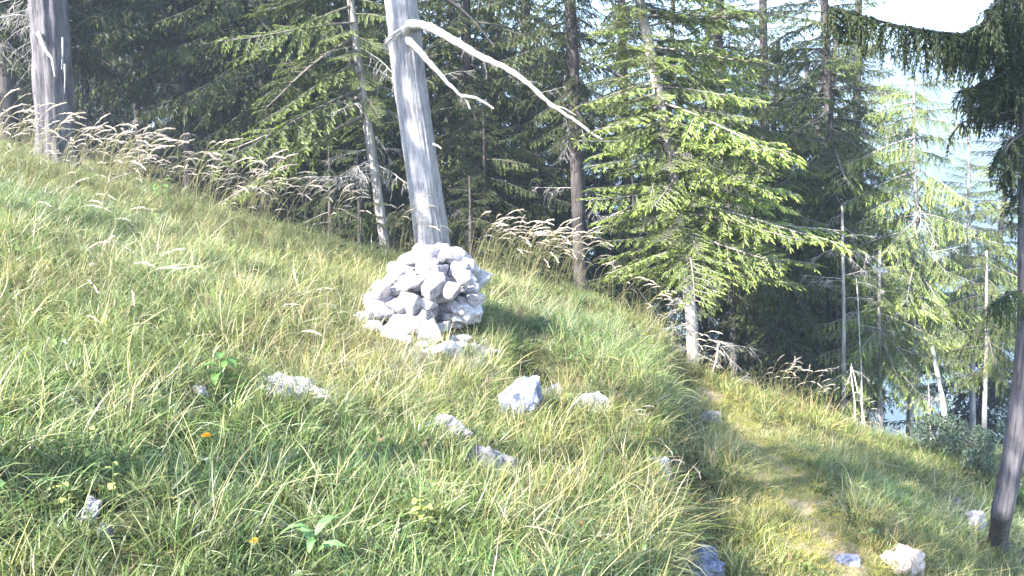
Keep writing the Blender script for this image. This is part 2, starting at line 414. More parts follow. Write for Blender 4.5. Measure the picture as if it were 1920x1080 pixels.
# dead twiggy branches
def dead_template(L, nsub=9, fine=5, droop=0.35, thick=0.010):
    parts = []; n = 10; t = np.linspace(0, 1, n)
    P = np.stack([t * L, np.cumsum(rng.normal(0, 0.02 * L, n)), -droop * L * t ** 1.5 + np.cumsum(rng.normal(0, 0.012 * L, n))], 1)
    P[0] = 0
    V, q = tube(P, np.interp(t, [0, 1], [thick * 1.0, 0.003]), 5); parts.append((V, q))
    for k in range(nsub):
        tt = rng.uniform(0.15, 0.98); b = np.array([np.interp(tt, t, P[:, j]) for j in range(3)])
        d = np.array([rng.uniform(0.1, 0.9), rng.choice([-1, 1]) * rng.uniform(0.3, 1), rng.uniform(-1.0, 0.15)]); d /= np.linalg.norm(d)
        l = L * rng.uniform(0.15, 0.42) * (1.1 - 0.5 * tt)
        s = np.linspace(0, 1, 6); Q = b + d * (s * l)[:, None] + np.array([0, 0, -1]) * (s ** 2 * l * rng.uniform(-.1, 0.6))[:, None] + np.cumsum(rng.normal(0, 0.02 * l, (6, 3)), 0) * 2
        Q[0] = b
        V, q = tube(Q, np.interp(s, [0, 1], [0.0045, 0.0022]), 4); parts.append((V, q))
        for j in range(fine):
            i = rng.integers(1, 6); e = d * 0.5 + rng.normal(0, 0.6, 3) + np.array([0, 0, -0.4]); e /= np.linalg.norm(e)
            l2 = l * rng.uniform(0.2, 0.5); s2 = np.linspace(0, 1, 4)
            Q2 = Q[i] + e * (s2 * l2)[:, None] + np.array([0, 0, -1]) * (s2 ** 2 * l2 * 0.4)[:, None]
            V, q = tube(Q2, np.array([0.0026, 0.0022, 0.002, 0.0015]), 3); parts.append((V, q))
    V, F, _ = cat(parts); return V, F
DEAD = {}
def dead_mesh(mat, k):
    key = (mat, k)
    if key not in DEAD:
        st = rng.bit_generator.state
        V, F = dead_template([0.8, 1.1, 1.4, 0.9, 1.2, 1.0][k], [9, 12, 14, 11, 10, 16][k], 5, [0.2, 0.45, 0.3, 0.6, 0.1, 0.5][k])
        DEAD[key] = mesh_np('dead_branch', V, F, M[mat], smooth=True)
    return DEAD[key]
def dead_branch(parent, loc, az, el, s, mat='paletwig', k=None):
    k = int(rng.integers(6)) if k is None else k
    o = ob('dead_branch', dead_mesh(mat, k), parent)
    o.location = loc; o.rotation_euler = (0, -el, az); o.scale = (s, s, s); return o

# ------------------------------------------------------------------ spruces
def trunk_pts(px_pts, Y, base=None, ztop=None):
    """px_pts: list of (px,py) from base upwards, all at depth Y; extended upwards to ztop"""
    W_ = [At(px, py, Y) for px, py in px_pts]
    b = W_[0].copy(); gz = float(T(b.x, b.y))
    if gz < b.z:       # hidden foot: carry on down to the ground
        d = (W_[0] - W_[1]).normalized(); k = (b.z - gz) / max(0.3, -d.z); b = b + d * k; b.z = float(T(b.x, b.y)); W_ = [b] + W_
    if ztop is not None:
        d = (W_[-1] - W_[-2]).normalized(); d = Vector((d.x * 0.4, d.y * 0.4, 1)).normalized()
        W_.append(W_[-1] + d * max(0.3, (ztop - W_[-1].z)))
    o = W_[0].copy(); o.z -= 0.08
    return o, [p - o for p in W_]
def spruce(label, px_pts, Y, wpx, crown_py, rad, ztop, style, dens, group=None, bark='bark', name='spruce_tree',
           dead=0, dead_py=None, apex=None, seg=16, tint=1.0, low_r=0.8, bias=None, skip=0.0, wtop=0.35, cat_='tree', dmat='paletwig', dscale=1.0, front=0.0, el0=-14):
    o0, P = trunk_pts(px_pts, Y, ztop=ztop)
    t = empty(name, o0); tag(t, label, cat_, group)
    r0 = pxm(wpx, Y) / 2
    ob('trunk', bark_tube(P, r0, r0 * wtop, M[bark], seg=seg), t)
    if rad > 0:
        z0 = At(px_pts[0][0], crown_py, Y).z - o0.z; z0 = max(z0, 0.25)
        z1 = P[-1].z
        V, F, C = crown(P, z0, z1, rad, style, dens, apex=apex, tint=tint, low_r=low_r, az_bias=bias, skip=skip, front=front, el0=el0)
        ob('crown', mesh_np('crown', V, F, M['needles'], C), t)
    PA = np.array([tuple(p) for p in P])
    if dead:
        a, b_ = dead_py; za = At(px_pts[0][0], b_, Y).z - o0.z; zb = At(px_pts[0][0], a, Y).z - o0.z
        for i in range(dead):
            z = max(0.15, rng.uniform(za, zb))
            c = (np.interp(z, PA[:, 2], PA[:, 0]), np.interp(z, PA[:, 2], PA[:, 1]), z)
            dead_branch(t, c, rng.uniform(0, 6.28), rng.normal(0.05, 0.25), rng.uniform(0.5, 1.0) * dscale, dmat)
    return t

BG = 'forest spruces behind the meadow edge'
# main, sunlit spruce right of centre
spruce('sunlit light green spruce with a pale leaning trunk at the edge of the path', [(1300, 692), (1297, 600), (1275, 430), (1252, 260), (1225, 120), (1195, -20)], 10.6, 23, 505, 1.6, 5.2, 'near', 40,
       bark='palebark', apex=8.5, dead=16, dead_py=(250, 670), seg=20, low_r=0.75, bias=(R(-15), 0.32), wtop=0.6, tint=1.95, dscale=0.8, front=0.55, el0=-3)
# slim spruce left of the dead snag
spruce('slim half bare spruce with pale curling twigs left of the dead snag', [(706, 350), (690, 240), (672, 120), (655, -20)], 12.6, 20, 215, 1.9, 4.6, 'nearlong', 14,
       bark='palebark', apex=7.5, dead=18, dead_py=(80, 360), low_r=0.9, bias=(R(200), 0.35), wtop=0.5, tint=1.45, front=0.8)
# right hand group
spruce('tall spruce with drooping grey-green boughs behind the sunlit one', [(1560, 600), (1556, 300), (1545, -20)], 14.5, 24, 470, 2.3, 6.5, 'mid', 18, bark='bark', apex=11, dead=10, dead_py=(300, 640), low_r=0.8, bias=(R(170), 0.25))
spruce('dark-trunked spruce reaching over the top of the sunlit one', [(1375, 640), (1362, 300), (1345, -20)], 13.6, 16, 560, 1.9, 6.5, 'mid', 18, apex=10, dead=6, dead_py=(200, 600))
spruce('thin dead spruce pole with short bare twigs, in front of the dark gap at right', [(1582, 650), (1581, 520), (1579, 385)], 12.2, 11, 0, 0, None, 'mid', 1, bark='palebark', name='dead_tree', dead=13, dead_py=(400, 660), dscale=0.62)
spruce('hazy slender spruce with pale trunk and hanging twigs, its tip below the branch', [(1706, 790), (1712, 600), (1717, 400), (1712, 150)], 13.2, 15, 640, 1.5, None, 'hang', 22, bark='palebark', apex=8.4, dead=14, dead_py=(250, 780), low_r=0.9, wtop=0.25, tint=2.2, front=0.6)  # tint raised to paint haze fading into the needles; next two likewise
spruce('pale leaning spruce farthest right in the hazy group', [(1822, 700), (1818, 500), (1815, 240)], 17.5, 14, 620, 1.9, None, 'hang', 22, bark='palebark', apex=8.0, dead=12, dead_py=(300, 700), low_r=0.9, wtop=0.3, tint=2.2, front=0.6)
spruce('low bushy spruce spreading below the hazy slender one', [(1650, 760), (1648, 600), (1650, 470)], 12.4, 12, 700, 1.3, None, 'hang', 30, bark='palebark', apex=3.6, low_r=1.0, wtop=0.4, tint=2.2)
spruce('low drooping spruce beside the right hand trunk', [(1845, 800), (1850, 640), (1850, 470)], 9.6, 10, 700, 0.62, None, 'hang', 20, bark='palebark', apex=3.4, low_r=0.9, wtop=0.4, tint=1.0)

# background forest: (px at foot, foot y, px at top, Y, trunk w px, crown start py, radius, style)
bgt = [(-60, 260, -70, 15, 30, 100, 2.2, 'mid', 'spruce with drooping boughs cut by the left edge of the picture'),
       (18, 250, 8, 14.5, 30, 20, 2.3, 'mid', 'dark spruce trunk left of the thick grey dead trunk'),
       (165, 250, 150, 17, 16, 120, 2.4, 'mid', 'thin dark spruce just right of the thick grey dead trunk'),
       (262, 250, 232, 20, 14, 150, 2.4, 'far', 'leaning dark spruce trunk, second right of the thick grey trunk'),
       (352, 260, 340, 16, 17, 170, 2.2, 'mid', 'upright dark spruce with low hanging boughs above the seed heads'),
       (415, 260, 395, 21, 14, 200, 2.4, 'far', 'thin dark spruce in front of the bright gap at left'),
       (500, 300, 490, 15.5, 24, 230, 2.3, 'mid', 'thick dark spruce trunk left of the slim half bare spruce'),
       (575, 300, 570, 18, 22, 330, 2.0, 'far', 'dense dark spruce behind the slim half bare one'),
       (760, 350, 750, 17, 24, 380, 2.2, 'far', 'dense dark spruce hidden behind the dead snag'),
       (880, 430, 872, 15.2, 26, 420, 2.1, 'mid', 'dark green spruce under the long bleached branch'),
       (985, 440, 985, 17.5, 26, 420, 2.3, 'far', 'dark green spruce at the tip of the bleached branch'),
       (1090, 520, 1068, 13.4, 30, 250, 1.5, 'mid', 'thick dark spruce trunk midway between snag and sunlit spruce'),
       (1180, 560, 1165, 17, 24, 520, 2.0, 'far', 'dark spruce directly behind the sunlit spruce, left side'),
       (1440, 600, 1430, 18, 24, 560, 2.3, 'far', 'dark spruce behind the boughs of the sunlit spruce, right side'),
       (1600, 640, 1610, 21, 22, 600, 2.0, 'far', 'shaded spruce behind the thin dead pole')]
for (bx, by, tx, Y, wp, cpy, rad, st, lab) in bgt:
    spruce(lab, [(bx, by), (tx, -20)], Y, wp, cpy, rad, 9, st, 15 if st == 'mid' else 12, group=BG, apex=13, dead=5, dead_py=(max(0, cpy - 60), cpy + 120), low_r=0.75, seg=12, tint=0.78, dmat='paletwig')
UG = 'low bushy spruces under the tall forest'
for (px, py, top, Y, rad, lab) in [(620, 470, 250, 14.2, 1.5, 'low dark young spruce right below the slim half bare spruce'), (510, 430, 210, 16.0, 1.6, 'low dark young spruce left of the slim half bare spruce'),
                                   (910, 520, 200, 13.6, 1.5, 'low dark green spruce just right of the snag'), (1010, 560, 240, 14.4, 1.6, 'low dark green spruce in front of the thick dark trunk'),
                                   (720, 480, 300, 16.5, 1.7, 'low dark young spruce directly left of the snag'), (1190, 600, 330, 13.0, 1.2, 'low dark spruce left behind the pale leaning trunk'),
                                   (1480, 700, 330, 13.2, 1.5, 'low shaded spruce behind the right boughs of the sunlit spruce'), (380, 330, 190, 19.0, 1.6, 'low dim spruce behind the seed heads'), (676, 470, 345, 11.9, 0.75, 'small dark spruce hiding the foot of the slim half bare spruce'), (884, 500, 330, 12.4, 0.8, 'small dark spruce at the right foot of the snag')]:
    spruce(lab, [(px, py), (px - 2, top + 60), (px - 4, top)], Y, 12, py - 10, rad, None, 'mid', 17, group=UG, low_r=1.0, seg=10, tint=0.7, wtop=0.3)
# forest edge carrying on to the left of the picture: these throw the dappled shade
def side_tree(label, x, y, z0, z1, rad, dens, H, sty='mid'):
    gz = float(T(x, y)); t = empty('spruce_tree', (x, y, gz - .1)); tag(t, label, 'tree')
    P = [Vector((0, 0, 0)), Vector((0.05, 0, H * .5)), Vector((0, 0.05, H))]
    ob('trunk', bark_tube(P, 0.10, 0.04, M['bark'], seg=12), t)
    V, F, C = crown(P, z0 - gz, z1 - gz, rad, sty, dens, apex=H * 1.3, low_r=0.9)
    ob('crown', mesh_np('crown', V, F, M['needles'], C), t)
def shade_at(px, py, Y, t):      # a spot on the ground from which a crown shades that point
    p = At(px, py, Y) + SUN_TO * t; return p.x, p.y, p.z
x_, y_, z_ = shade_at(790, 300, 10.7, 10.5)
side_tree('spruce standing outside the left edge beyond the meadow, shading the snag', x_, y_, z_ - 1.7, z_ + 2.4, 1.05, 11, 8.5)
x_, y_, z_ = shade_at(1905, 450, 6.0, 12.0)
side_tree('spruce standing behind the camera to the left, shading the right edge trunk', x_, y_, z_ - 2.6, z_ + 2.6, 1.2, 10, 11)
x_, y_, z_ = shade_at(1770, 850, 8.4, 12.0)
side_tree('spruce standing behind the camera farther left, shading the path side', x_, y_, z_ - 1.3, z_ + 1.5, 1.5, 14, 9)
# second rank, copied
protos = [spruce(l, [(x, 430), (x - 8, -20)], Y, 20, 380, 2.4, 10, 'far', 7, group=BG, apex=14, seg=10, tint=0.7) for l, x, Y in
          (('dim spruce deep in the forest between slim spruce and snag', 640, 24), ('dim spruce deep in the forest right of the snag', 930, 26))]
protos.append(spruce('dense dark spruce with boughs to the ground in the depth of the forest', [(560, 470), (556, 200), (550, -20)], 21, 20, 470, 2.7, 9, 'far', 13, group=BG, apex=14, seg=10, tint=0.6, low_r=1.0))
def copy_tree(src, loc, rz, s, label):
    c = src.copy(); COL.objects.link(c); c.location = loc; c.rotation_euler = (0, 0, rz); c.scale = (s, s, s); c['label'] = label
    for ch in src.children:
        d = ch.copy(); COL.objects.link(d); d.parent = c
    return c
for i, (px, Y, lab) in enumerate([(1060, 23, 'dim spruce deep in the forest behind the thick dark trunk'), (1250, 25, 'dim spruce deep in the forest behind the pale leaning trunk'),
                                  (1370, 28, 'dim spruce deep in the forest right of the pale leaning trunk'), (1520, 26, 'dim spruce deep in the forest left of the thin dead pole'),
                                  (530, 27, 'dim spruce deep in the forest right of the bright gap'), (80, 26, 'dim spruce deep in the forest behind the thick grey dead trunk'),
                                  (800, 30, 'dim spruce deep in the forest right behind the snag'), (-40, 22, 'dim spruce deep in the forest at the left edge'), (1145, 30, 'dim spruce deep in the forest left of the sunlit spruce'),
                                  (160, 22, 'dim spruce between the thick grey trunk and the thin dark trunks'), (225, 30, 'dim far spruce behind the leaning dark trunk'), (370, 30, 'dim far spruce behind the upright dark one with low boughs'),
                                  (470, 23, 'dim far spruce right of the bright gap'), (600, 33, 'dim far spruce behind the slim half bare spruce'), (700, 21, 'dim far spruce close left of the snag'), (860, 22, 'dim far spruce close right of the snag'),
                                  (1000, 30, 'dim far spruce seen past the tip of the bleached branch'), (1320, 21, 'dim far spruce behind the sunlit crown'), (1440, 23, 'dim far spruce behind the right boughs of the sunlit crown'), (-120, 30, 'dim far spruce at the very left'), (1600, 30, 'dim far spruce behind the thin dead pole')]):
    p = At(px, 400, Y); p.z = float(T(p.x, p.y)) - 0.1
    copy_tree(protos[i % 2], p, i * 1.3, random.uniform(0.85, 1.1), lab)

for i, (px, Y, lab) in enumerate([(-90, 24, 'spruce with boughs to the ground, far at the left edge'), (30, 23, 'dense far spruce left behind the thick grey trunk'), (135, 25, 'dense far spruce right behind the thick grey trunk'),
        (215, 23, 'dense far spruce behind the thin dark trunks'), (345, 26, 'dense far spruce behind the upright trunk above the seed heads'), (395, 22, 'dense far spruce left of the thick dark trunk'), (480, 25, 'dense far spruce behind the thick dark trunk'),
        (655, 22, 'dense far spruce behind the pale slim trunk'), (745, 24, 'dense far spruce left behind the snag'), (840, 25, 'dense far spruce right behind the snag'), (935, 21, 'dense far spruce below the bleached branch'),
        (1040, 24, 'dense far spruce left of the thick dark trunk at centre'), (1135, 22, 'dense far spruce between dark trunk and sunlit crown'), (1230, 20, 'dense far spruce left behind the sunlit crown'), (1390, 21, 'dense far spruce right behind the sunlit crown'),
        (1490, 22, 'dense far spruce near the thin dead pole'), (1560, 19, 'dense far spruce immediately behind the thin dead pole'), (1880, 21, 'dense far spruce behind the right edge trunk')]):
    p = At(px, 400, Y); p.z = float(T(p.x, p.y)) - 0.1
    copy_tree(protos[2], p, i * 1.7 + 0.4, random.uniform(0.8, 1.1), lab)

# thick grey dead trunk, left
o0, P = trunk_pts([(106, 268), (100, 180), (95, 90), (88, -20)], 12.6, ztop=6)
t = empty('dead_tree', o0); tag(t, 'thick grey dead trunk with stripped bark at the left behind the seed heads', 'tree')
ob('trunk', bark_tube(P, pxm(66, 12.6) / 2, pxm(50, 12.6) / 2, M['oldbark'], seg=64, ring=0.05, rough=0.14), t)
def limb(parent, pts, r0, r1, mat, name='branch', seg=10, wob=0.0):
    o_ = parent.location
    Q = resample([tuple(p - o_) for p in pts], max(8, len(pts) * 5))
    if wob: Q = Q + np.cumsum(rng.normal(0, wob, Q.shape), 0) * np.linspace(0, 1, len(Q))[:, None]
    rr = np.linspace(r0, r1, len(Q)) * (1 + 0.09 * np.sin(np.arange(len(Q)) * 1.7 + rng.uniform(0, 6)) + rng.normal(0, 0.07, len(Q)))
    V, F = tube(Q, rr, seg)
    n = len(V); cap0 = [[n - seg, n - seg + i, n - seg + i + 1, n - seg + i + 1] for i in range(1, seg - 1)]
    me = mesh_np(name, V, F, M[mat], smooth=True)
    return ob(name, me, parent)
limb(t, [At(72, 62, 12.3), At(84, 92, 12.1), At(98, 110, 12.05), At(103, 143, 12.05)], 0.035, 0.012, 'paletwig')
for (x0, y0, x1, y1) in [(118, 70, 116, 130), (122, 120, 121, 175)]:
    limb(t, [At(x0, y0, 12.32), At((x0 + x1) / 2 + 1, (y0 + y1) / 2, 12.3), At(x1, y1, 12.33)], 0.02, 0.008, 'deadwood', 'bark_splinter', 5)
for i in range(8):
    dead_branch(t, (P[1] * 1.0)[:] if False else (At(random.uniform(70, 120), random.uniform(-10, 60), 12.6) - o0)[:], random.uniform(2.2, 4.0), random.uniform(-.3, .3), random.uniform(.5, .9), 'paletwig')

# central snag
SY = 10.7
o0, P = trunk_pts([(820, 520), (804, 400), (784, 265), (767, 150), (756, 40), (748, -20)], SY, ztop=5.5)
t = empty('dead_tree', o0); tag(t, 'big barkless grey snag leaning left behind the stone cairn', 'tree')
ob('trunk', bark_tube(P, pxm(64, SY) / 2, pxm(50, SY) / 2, M['deadwood'], seg=120, ring=0.04, rough=0.07, flare=0.35, crack=0.05), t)
A_ = SY - 0.16
limb(t, [At(757, 62, A_), At(768, 46, A_ - .10), At(790, 46, A_ - .16), At(815, 56, A_ - .22), At(850, 76, A_ - .3), At(900, 106, A_ - .35), At(952, 132, A_ - .4), At(990, 156, A_ - .45), At(1035, 198, A_ - .45), At(1075, 226, A_ - .45), At(1123, 257, A_ - .45)], 0.060, 0.014, 'paletwig', seg=12, wob=0.007)
limb(t, [At(764, 74, A_), At(775, 84, A_ - .18), At(800, 112, A_ - .3), At(848, 160, A_ - .35), At(876, 186, A_ - .35), At(888, 208, A_ - .35)], 0.050, 0.010, 'paletwig', seg=12, wob=0.006)
limb(t, [At(868, 180, A_ - .35), At(893, 183, A_ - .36), At(908, 192, A_ - .36), At(926, 204, A_ - .36)], 0.024, 0.012, 'paletwig', wob=0.002)
limb(t, [At(1036, 198, A_ - .44), At(1058, 203, A_ - .42), At(1080, 216, A_ - .4)], 0.014, 0.006, 'paletwig')
limb(t, [At(826, -10, SY), At(860, 12, SY - .1), At(890, 40, SY - .1), At(928, 88, SY - .1)], 0.022, 0.008, 'bark', seg=7)
for k in range(7):
    limb(t, [At(758, 52, A_), At(745, 60 + k, A_ - .1), At(735 - k, 68 + 2 * k, A_ - .16), At(722 - 2 * (k % 3) + k, 78 + 3 * k, A_ - .18)], 0.032, 0.004, 'paletwig', 'broken_stub', 6, wob=0.004)
limb(t, [At(812, 270, SY - .12), At(822, 274, SY - .16), At(828, 279, SY - .2)], 0.016, 0.010, 'paletwig', 'broken_stub', 7)
for (x, y, kz) in [(862, 84, 0), (905, 108, 1), (948, 130, 2), (985, 152, 3), (1010, 176, 4), (1052, 212, 5), (1088, 236, 1), (830, 142, 2), (858, 170, 0), (905, 112, 3)]:
    dead_branch(t, At(x, y, A_ - .40) - o0, rng.uniform(-1.2, 0.6), rng.uniform(-.9, .5), rng.uniform(.16, .30), 'paletwig', kz)
# knots
for (x, y, rr) in [(780, 48, 0.10), (764, 74, 0.09), (757, 54, 0.08)]:
    bm = bmesh.new(); bmesh.ops.create_icosphere(bm, subdivisions=3, radius=rr)
    for v in bm.verts: v.co *= 1 + 0.18 * noise.noise(v.co * 14 + Vector((x, y, 0)))
    for v in bm.verts: v.co.z *= 0.8; v.co.y *= 0.9
    me = bpy.data.meshes.new('knot'); bm.to_mesh(me); bm.free(); me.materials.append(M['deadwood'])
    for p in me.polygons: p.use_smooth = True
    ob('knot', me, t, At(x, y, A_ + 0.03) - o0)

# near dark spruce at the right edge, its branch across the top
GY = 6.0
g0 = G(1868, 1025)
gpts = [g0, At(1879, 960, GY), At(1889, 905, GY), At(1905, 822, GY), At(1917, 733, GY), At(1928, 600, GY), At(1932, 300, GY), At(1928, -20, GY)]
t = empty('spruce_tree', g0 - Vector((0, 0, 0.08))); tag(t, 'shaded spruce trunk at the right edge with dark hanging boughs overhead', 'tree')
o0 = t.location
gp = [p - o0 for p in gpts]; gp.append(gp[-1] + Vector((0, 0, 2.6)))
ob('trunk', bark_tube(gp, pxm(38, GY) / 2, pxm(32, GY) / 2, M['oldbark'], seg=40, ring=0.05, rough=0.12), t)
def bough(start, ends, twigs=70, tl=(0.15, 0.38), name='bough', r0=0.02, tint=0.6):  # low default tint paints the boughs' shade into the needle colour
    """limb with hanging comb twigs"""
    pts = [start] + ends; Q = resample([tuple(p - o0) for p in pts], 24)
    parts = []; V, q = tube(Q, np.linspace(r0, 0.006, 24), 6)
    parts.append((V, np.concatenate([q[:, [0, 1, 2]], q[:, [0, 2, 3]]]), np.tile([0.06, 0.055, 0.05], (len(V), 1))))
    for k in range(twigs):
        s = rng.uniform(0.05, 1.0); b = np.array([np.interp(s * 23, np.arange(24), Q[:, j]) for j in range(3)])
        out = rng.normal(0, 1, 3) * np.array([1, 1, 0.25]); out /= np.linalg.norm(out)
        l = rng.uniform(*tl) * (1.15 - 0.5 * s)
        m = int(l / 0.017); u = np.linspace(0, 1, m)
        tw = b + out * (l * 0.45 * (1 - (1 - u) ** 2))[:, None] + np.array([0, 0, -1]) * (l * u ** 1.4 * rng.uniform(0.7, 1.1))[:, None]
        parts.append(tri_tube(tw[[0, m // 2, m - 1]], np.array([0.004, 0.003, 0.002]), (0.05, 0.045, 0.04)))
        dd = np.gradient(tw, axis=0); dd /= np.linalg.norm(dd, axis=1)[:, None]
        kk = np.repeat(np.arange(m), 3); nn = len(kk)
        D = dd[kk] * 0.8 + rv(nn, 0.45); g = rng.uniform(0, 0.75, nn)[:, None]
        parts.append(strips(tw[kk], D, rng.uniform(0.028, 0.045, nn), rng.uniform(0.006, 0.010, nn), (DARKN * (1 - g) + MIDN * g) * tint, (DARKN * (1 - g) + MIDN * g) * 1.2 * tint))
    V, F, C = cat(parts)
    return ob(name, mesh_np(name, V, F, M['needles'], C), t)
a = GY
bough(At(1915, 60, a), [At(1850, 70, a - .1), At(1760, 62, a - .2), At(1680, 48, a - .25), At(1610, 28, a - .2), At(1555, 12, a - .2)], 230, (0.16, 0.36))
bough(At(1915, 20, a), [At(1870, 30, a - .3), At(1830, 52, a - .5), At(1790, 72, a - .6)], 150, (0.18, 0.40))
bough(At(1920, 90, a), [At(1880, 140, a - .3), At(1840, 160, a - .4), At(1800, 170, a - .45)], 170, (0.15, 0.33))
bough(At(1920, 130, a), [At(1895, 180, a + .3), At(1860, 190, a + .4), At(1830, 205, a + .45)], 130, (0.15, 0.33))
bough(At(1920, 200, a), [At(1880, 212, a - .1), At(1840, 216, a - .2), At(1800, 232, a - .25), At(1778, 262, a - .25)], 22, (0.08, 0.2), r0=0.010)
bough(At(1920, 250, a), [At(1900, 262, a - .3), At(1885, 280, a - .4), At(1875, 300, a - .4)], 40, (0.14, 0.34))
bough(At(1920, 300, a), [At(1905, 310, a + .1), At(1893, 325, a + .1), At(1886, 350, a + .1)], 26, (0.10, 0.25))
bough(At(1920, -40, a), [At(1890, -10, a - .6), At(1850, 20, a - .9)], 60, (0.16, 0.36))
bough(At(1914, 545, a), [At(1890, 552, a - .1), At(1868, 565, a - .15), At(1850, 580, a - .15)], 34, (0.12, 0.30), r0=0.012, tint=1.2)
bough(At(1914, 330, a), [At(1905, 380, a - .1), At(1890, 395, a - .15)], 8, (0.10, 0.25), r0=0.008)

# dead brush and leaning dead poles at the foot of the right group
def pole(label, p0, p1, Y0, Y1, w, n=8, group=None, name='dead_pole'):
    a = At(*p0, Y0); b = At(*p1, Y1); gz = float(T(a.x, a.y)); 
    a.z = min(a.z, gz + 0.0) if a.z > gz else a.z
    t = empty(name, a); tag(t, label, 'dead wood', group)
    mid = (a + b) / 2 + Vector((0.02, 0, 0.03))
    limb(t, [a, mid, b], w, w * 0.5, 'paletwig', 'stem', 8, wob=0.004)
    for i in range(n):
        s = random.uniform(0.2, 1); c = (b - a) * s
        dead_branch(t, c[:], random.uniform(0, 6.28), random.uniform(-.6, .6), random.uniform(0.25, 0.5), 'paletwig')
    return t
DG = 'dead poles leaning under the hazy spruces'
pole('thick bleached dead pole leaning left from the blue-green bush', (1792, 790), (1745, 650), 11.2, 11.8, 0.05, 9, DG)
pole('thin dead pole leaning upright beside the thick bleached one', (1752, 795), (1740, 715), 11.3, 11.5, 0.018, 3, DG)
pole('bent pale dead pole under the bushy spruce', (1640, 765), (1592, 680), 11.0, 11.6, 0.016, 5, DG)
pole('short leaning dead pole right of the bent pale one', (1612, 766), (1593, 690), 10.9, 11.4, 0.016, 4, DG)
pole('arched bare dead stem beside the thin dead tree', (1640, 600), (1605, 525), 11.6, 12.1, 0.016, 6, DG)
pole('pale dead stem forked below the sunlit spruce', (1330, 720), (1345, 640), 10.2, 10.5, 0.014, 9, DG)
def brush(label, px, py, Y, n, s):
    a = At(px, py, Y); a.z = float(T(a.x, a.y)); t = empty('brushwood', a); tag(t, label, 'brushwood')
    for i in range(n):
        dead_branch(t, (random.uniform(-.25, .25), random.uniform(-.15, .15), random.uniform(0.05, .35)), random.uniform(0, 6.28), random.uniform(-.1, 1.0), random.uniform(.3, .8) * s, 'paletwig')
brush('tangle of dry brown twigs under the bushy spruce', 1610, 745, 11.3, 16, 0.8)
brush('tangle of bleached twigs beside the thick leaning dead pole', 1770, 740, 11.8, 18, 0.9)
brush('tangle of grey twigs right of the pale leaning trunk', 1385, 715, 10.8, 14, 0.8)

# ------------------------------------------------------------------ stones
def rock_mesh(seed, mat, dims=(1, 1, 1), npts=15, sub=2, rough=0.05, name='stone'):
    r = random.Random(seed); bm = bmesh.new()
    for i in range(npts):
        v = Vector((r.gauss(0, 1), r.gauss(0, 1), r.gauss(0, 1))).normalized() * r.uniform(0.86, 1.0)
        bm.verts.new((v.x * 0.5, v.y * 0.5, v.z * 0.5))
    h = bmesh.ops.convex_hull(bm, input=bm.verts)
    bmesh.ops.delete(bm, geom=[g for g in h['geom_interior'] if isinstance(g, bmesh.types.BMVert)], context='VERTS')
    bmesh.ops.bevel(bm, geom=list(bm.edges), offset=0.035, segments=1, affect='EDGES', clamp_overlap=True)
    for v in bm.verts:
        if v.co.length > 0.52: v.co *= 0.52 / v.co.length
    bmesh.ops.triangulate(bm, faces=bm.faces)
    if sub:
        bmesh.ops.subdivide_edges(bm, edges=bm.edges, cuts=sub, use_grid_fill=True)
        off = Vector((seed * 3.1, seed * 1.7, 0))
        for v in bm.verts:
            v.co += v.co.normalized() * rough * (noise.noise(v.co * 3.5 + off) + 0.5 * noise.noise(v.co * 9 + off) + 0.3 * noise.noise(v.co * 21 + off))
    for v in bm.verts: v.co = Vector((v.co.x * dims[0], v.co.y * dims[1], v.co.z * dims[2]))
    me = bpy.data.meshes.new(name); bm.to_mesh(me); bm.free(); me.materials.append(M[mat]); return me
# cairn
cb = G(790, 622)
CY = cb.y
cairn = empty('cairn', (cb.x, cb.y + 0.3, float(T(cb.x, cb.y + 0.3)))); tag(cairn, 'heap of bleached white stones in front of the grey snag', 'cairn')
stone_m = [rock_mesh(100 + i, 'limestone', (1, 0.85, 0.68), 13 + i % 4, 1, 0.06) for i in range(10)]
c0 = cairn.location
H = At(835, 472, c0.y).z - c0.z
def cairn_profile(f):  # half width left / right in metres at height fraction f, from the photograph's outline
    yy = 600 + (455 - 600) * f
    L_ = np.interp(yy, [455, 470, 500, 530, 560, 600], [815, 755, 722, 715, 690, 680]); R_ = np.interp(yy, [455, 470, 500, 530, 560, 600], [862, 875, 900, 914, 905, 880])
    return (At(L_, yy, c0.y).x - c0.x), (At(R_, yy, c0.y).x - c0.x)
nl = 8; rc = random.Random(5)
for k in range(nl):
    f = (k + 0.25) / nl; xl, xr = cairn_profile(f); cx = (xl + xr) / 2; hw = (xr - xl) / 2 - 0.04; z = f * H
    hd = hw * 0.8
    size = np.interp(f, [0, 1], [0.30, 0.23])
    rings = [(1.0, max(5, int(2 * math.pi * hw / (size * 0.80))))]
    if hw > 0.3: rings.append((0.5, max(4, int(math.pi * hw / (size * 0.9)))))
    if hw > 0.1: rings.append((0.0, 1))
    for rr, n in rings:
        a0 = rc.uniform(0, 6)
        for i in range(n):
            a = a0 + i * 6.283 / n + rc.uniform(-.12, .12); s = size * rc.choice((0.6, 0.8, 0.95, 1.1, 1.45)) * rc.uniform(0.9, 1.1)
            q = rr * max(0.05, hw - size * 0.30) / max(hw, 1e-3)
            o = ob('stone', stone_m[rc.randrange(10)], cairn)
            x_, y_ = cx + math.cos(a) * hw * q, math.sin(a) * hd * q
            gz_ = float(T(c0.x + x_, c0.y + y_)) - c0.z
            o.location = (x_, y_, z * (1 if k else 1) + gz_ * (1 - f) + rc.uniform(-.02, .03) + 0.02)
            o.rotation_euler = (rc.uniform(-.5, .5), rc.uniform(-.5, .5), rc.uniform(0, 6)); o.scale = (s, s, s)
